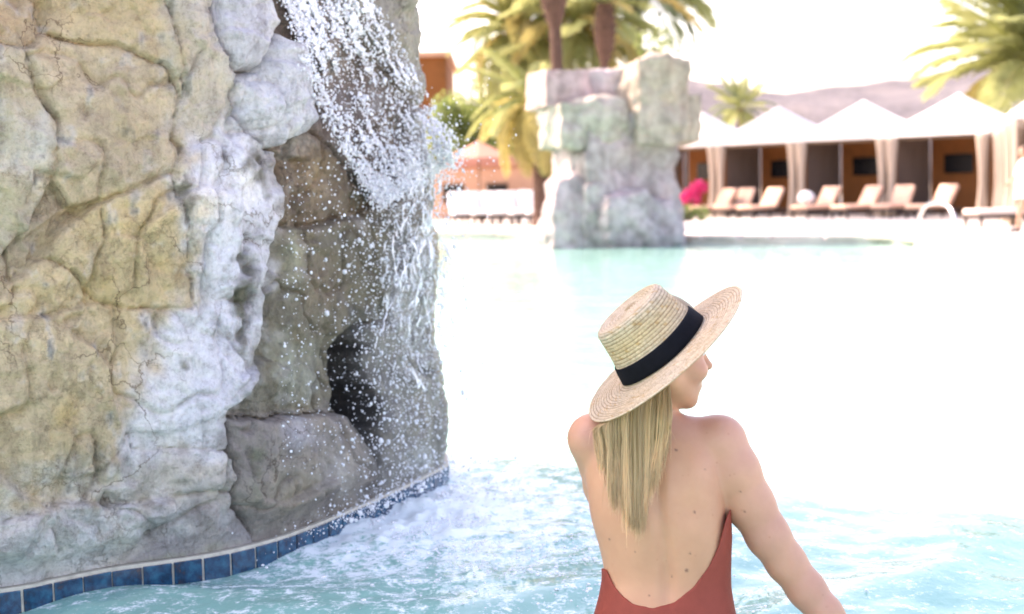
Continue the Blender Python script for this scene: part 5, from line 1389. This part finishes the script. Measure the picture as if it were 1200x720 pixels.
    def size(n, s=.0026): return np.clip(s * np.exp(rg.normal(0, .5, n)), .0007, .0095)
    n = 3600; u = rg.beta(.8, .8, n) * 1.2 - .1; v = rg.beta(1.1, 1.0, n) * 1.05; P = flow(u, np.clip(v, 0, 1)) + rg.normal(0, 5, (n, 2)); add(P[:, 0], P[:, 1], .03 + .22 * v ** 1.5 * rg.uniform(.5, 1.2, n), size(n))
    n = 900; v = rg.random(n); P = flow(np.zeros(n), v) + rg.normal(0, 5, (n, 2)) + np.array([-4, 4]); add(P[:, 0], P[:, 1], .04 + .15 * v, size(n, .0026))
    n = 900; a = rg.normal(0, 1, (n, 2)); add(492 + 26 * a[:, 0], 190 + 24 * a[:, 1], .15 + .1 * rg.random(n), size(n, .0030))
    n = 4600; x = rg.normal(480, 32, n); y = 190 + 380 * rg.beta(1.0, 1.35, n); add(x, y, rg.uniform(.03, .32, n), size(n, .0021))
    n = 900; x = rg.uniform(330, 450, n); y = rg.uniform(190, 560, n); add(x, y, rg.uniform(.03, .25, n), size(n, .0018))
    n = 520; x = 500 + np.abs(rg.normal(0, 40, n)); y = rg.uniform(120, 480, n); add(x, y, rg.uniform(.05, .35, n), size(n, .0017))
    n = 120; x = rg.uniform(380, 620, n); y = rg.uniform(60, 470, n); add(x, y, rg.uniform(.1, .9, n), size(n, .0016))
    n = 800; x = rg.normal(455, 55, n); y = np.interp(x, [300, 400, 520, 600], [648, 606, 552, 530]) - np.abs(rg.normal(0, 18, n)) + 12; add(x, y, rg.uniform(.05, .30, n), size(n, .0018))
    X, Y, O, R = map(np.concatenate, (X, Y, O, R)); keep = (X < 640) & (Y > -150); X, Y, O, R = X[keep], Y[keep], O[keep], R[keep]
    C = W3(X, Y, O); g = C[:, 2] > .004; C, R = C[g], R[g]
    iv, jf = ico(); st = np.c_[np.ones(len(C)), np.ones(len(C)), rg.uniform(.9, 1.5, len(C))]
    Vd = (C[:, None] + iv[None] * (R[:, None] * st)[:, None]).reshape(-1, 3); Fd = (jf[None] + 12 * np.arange(len(C))[:, None, None]).reshape(-1, 3)
    o = wobj('water_drops', Vd, Fd, FALL, root, True); o['kind'] = 'stuff'
    # froth riding on the pool where the fall lands
    n = 4200; a = rg.normal(0, 1, (n, 2)); cx = SPLASH[0] + .10 + .42 * a[:, 0]; cy = SPLASH[1] - .12 + .40 * a[:, 1] - .35 * (a[:, 0])
    r = np.clip(.0026 * np.exp(rg.normal(0, .5, n)), .001, .008); z = .012 + .02 * rg.random(n) ** 2
    cl = fbm(np.c_[cx * 6, cy * 6, cx * 0], 3, 95) > -.05; cx, cy, r, z = cx[cl], cy[cl], r[cl], z[cl]
    C = np.c_[cx, cy, z]; Vd = (C[:, None] + iv[None] * (r[:, None] * np.array([1.3, 1.3, .7]))[:, None]).reshape(-1, 3); Fd = (jf[None] + 12 * np.arange(len(C))[:, None, None]).reshape(-1, 3)
    o = wobj('froth', Vd, Fd, FALL, root, True); o['kind'] = 'stuff'
build_fall()

# ================================================================== WALKING PERSON BY THE SIDE ROW
def build_walker():
    q = onz(1201, 272, DECK); root = wparent('person', (q[0], q[1], DECK), 'person in loose white clothes and dark shoes walking past the cream loungers', 'person')
    f = Field((-.55, -.55, -.02), (.55, .55, 1.75), .012); H = 1.66
    # walks toward the left of the picture (-x)
    def leg(s, hx, kx, kz, ax_, az):
        f.chain([(hx, s * .085, .86, .085), (kx, s * .08, kz, .055), (ax_, s * .075, az, .037)], .03)
        f.chain([(ax_ + .03, s * .075, az - .045, .035), (ax_ - .08, s * .075, az - .055, .032), (ax_ - .16, s * .075, az - .058, .022)], .02)
    leg(-1, 0, -.12, .47, -.16, .085); leg(1, 0, .06, .46, .24, .13)
    f.chain([(0, 0, .92, .125), (0, 0, 1.08, .105), (-.01, 0, 1.28, .12), (-.01, 0, 1.36, .10)], .05)
    f.capsule((-.01, -.15, 1.35), (-.01, .15, 1.35), .055, .055, .04); f.capsule((-.01, 0, 1.40), (-.025, 0, 1.50), .05, .048, .03)
    f.ellipsoid((-.035, 0, 1.57), (.092, .073, .105), None, .02); f.ellipsoid((-.075, 0, 1.53), (.05, .05, .06), None, .02); f.ellipsoid((-.13, 0, 1.545), (.014, .010, .016), None, .01)
    T = f.d.copy()
    f.chain([(-.01, -.19, 1.34, .048), (.10, -.23, 1.10, .038), (.05, -.22, .88, .028)], .02); f.chain([(-.01, .19, 1.34, .048), (-.10, .23, 1.10, .038), (-.26, .20, .96, .028)], .02)
    for (bx, by, bz, dx, dz) in ((.05, -.22, .88, -.2, -1), (-.26, .20, .96, -.9, -.45)):
        u = np.array([dx, 0, dz]); u /= np.linalg.norm(u); p = np.array([bx, by, bz])
        f.ellipsoid(p + u * .05, (.035, .018, .045), None, .02)
        for k in range(4): f.chain([(*(p + u * .08 + [0, .016 * (k - 1.5), 0]), .010), (*(p + u * .15 + [0, .018 * (k - 1.5), 0]), .009)], .008)
        f.chain([(*(p + u * .03 + [-.02, 0, 0]), .012), (*(p + u * .08 + [-.045, 0, 0]), .010)], .01)
    V, Q = surface(f); V = smooth_verts(V.astype(float), Q, 2)
    b = mobj('body', V, Q, SKIN, root, True); col_attr(b.data, 'Col', np.tile(np.array([[.52, .31, .21]]), (len(V), 1)))
    # loose tunic
    g = Field((-.55, -.55, .5), (.55, .55, 1.5), .012)
    g.chain([(0, 0, .70, .20), (0, 0, .95, .165), (-.01, 0, 1.25, .145), (-.01, 0, 1.36, .10)], .05); g.capsule((-.01, -.16, 1.35), (-.01, .16, 1.35), .07, .07, .04)
    g.chain([(-.01, -.19, 1.34, .065), (.08, -.225, 1.14, .062)], .02); g.chain([(-.01, .19, 1.34, .065), (-.08, .225, 1.14, .062)], .02)
    sl_, X, Y, Z = g.sub(g.lo, g.lo + g.n * g.h); g.d[sl_] = np.maximum(np.maximum(g.d[sl_], .66 - Z), Z - 1.43)
    V, Q = surface(g); V = smooth_verts(V.astype(float), Q, 2); V[:, :2] *= (1 + .03 * np.sin(np.arctan2(V[:, 1], V[:, 0]) * 9))[:, None]; mobj('tunic', V, Q, WHITEF, root, True)
    h = Field((-.2, -.2, 1.4), (.2, .2, 1.75), .012); h.ellipsoid((-.015, 0, 1.59), (.100, .083, .108), None, 0); h.capsule((.05, 0, 1.55), (.06, 0, 1.42), .06, .035, .03)
    sl_, X, Y, Z = h.sub(h.lo, h.lo + h.n * h.h); h.d[sl_] = np.maximum(h.d[sl_], -(X + .06 + .6 * np.clip(Z - 1.58, 0, .1)))
    V, Q = surface(h); mobj('hair', smooth_verts(V.astype(float), Q, 2), Q, simple('brown_hair', (.12, .07, .04), .5, .3, 30), root, True)
    for (x, z, s) in ((-.16, .085, -1), (.24, .13, 1)):
        g = Field((x - .25, s * .075 - .08, z - .12), (x + .12, s * .075 + .08, z + .04), .008)
        g.chain([(x + .03, s * .075, z - .042, .042), (x - .08, s * .075, z - .05, .039), (x - .16, s * .075, z - .054, .029)], .02)
        V, Q = surface(g); mobj('shoe', smooth_verts(V.astype(float), Q, 1), Q, SCREEN, root, True)
build_walker()
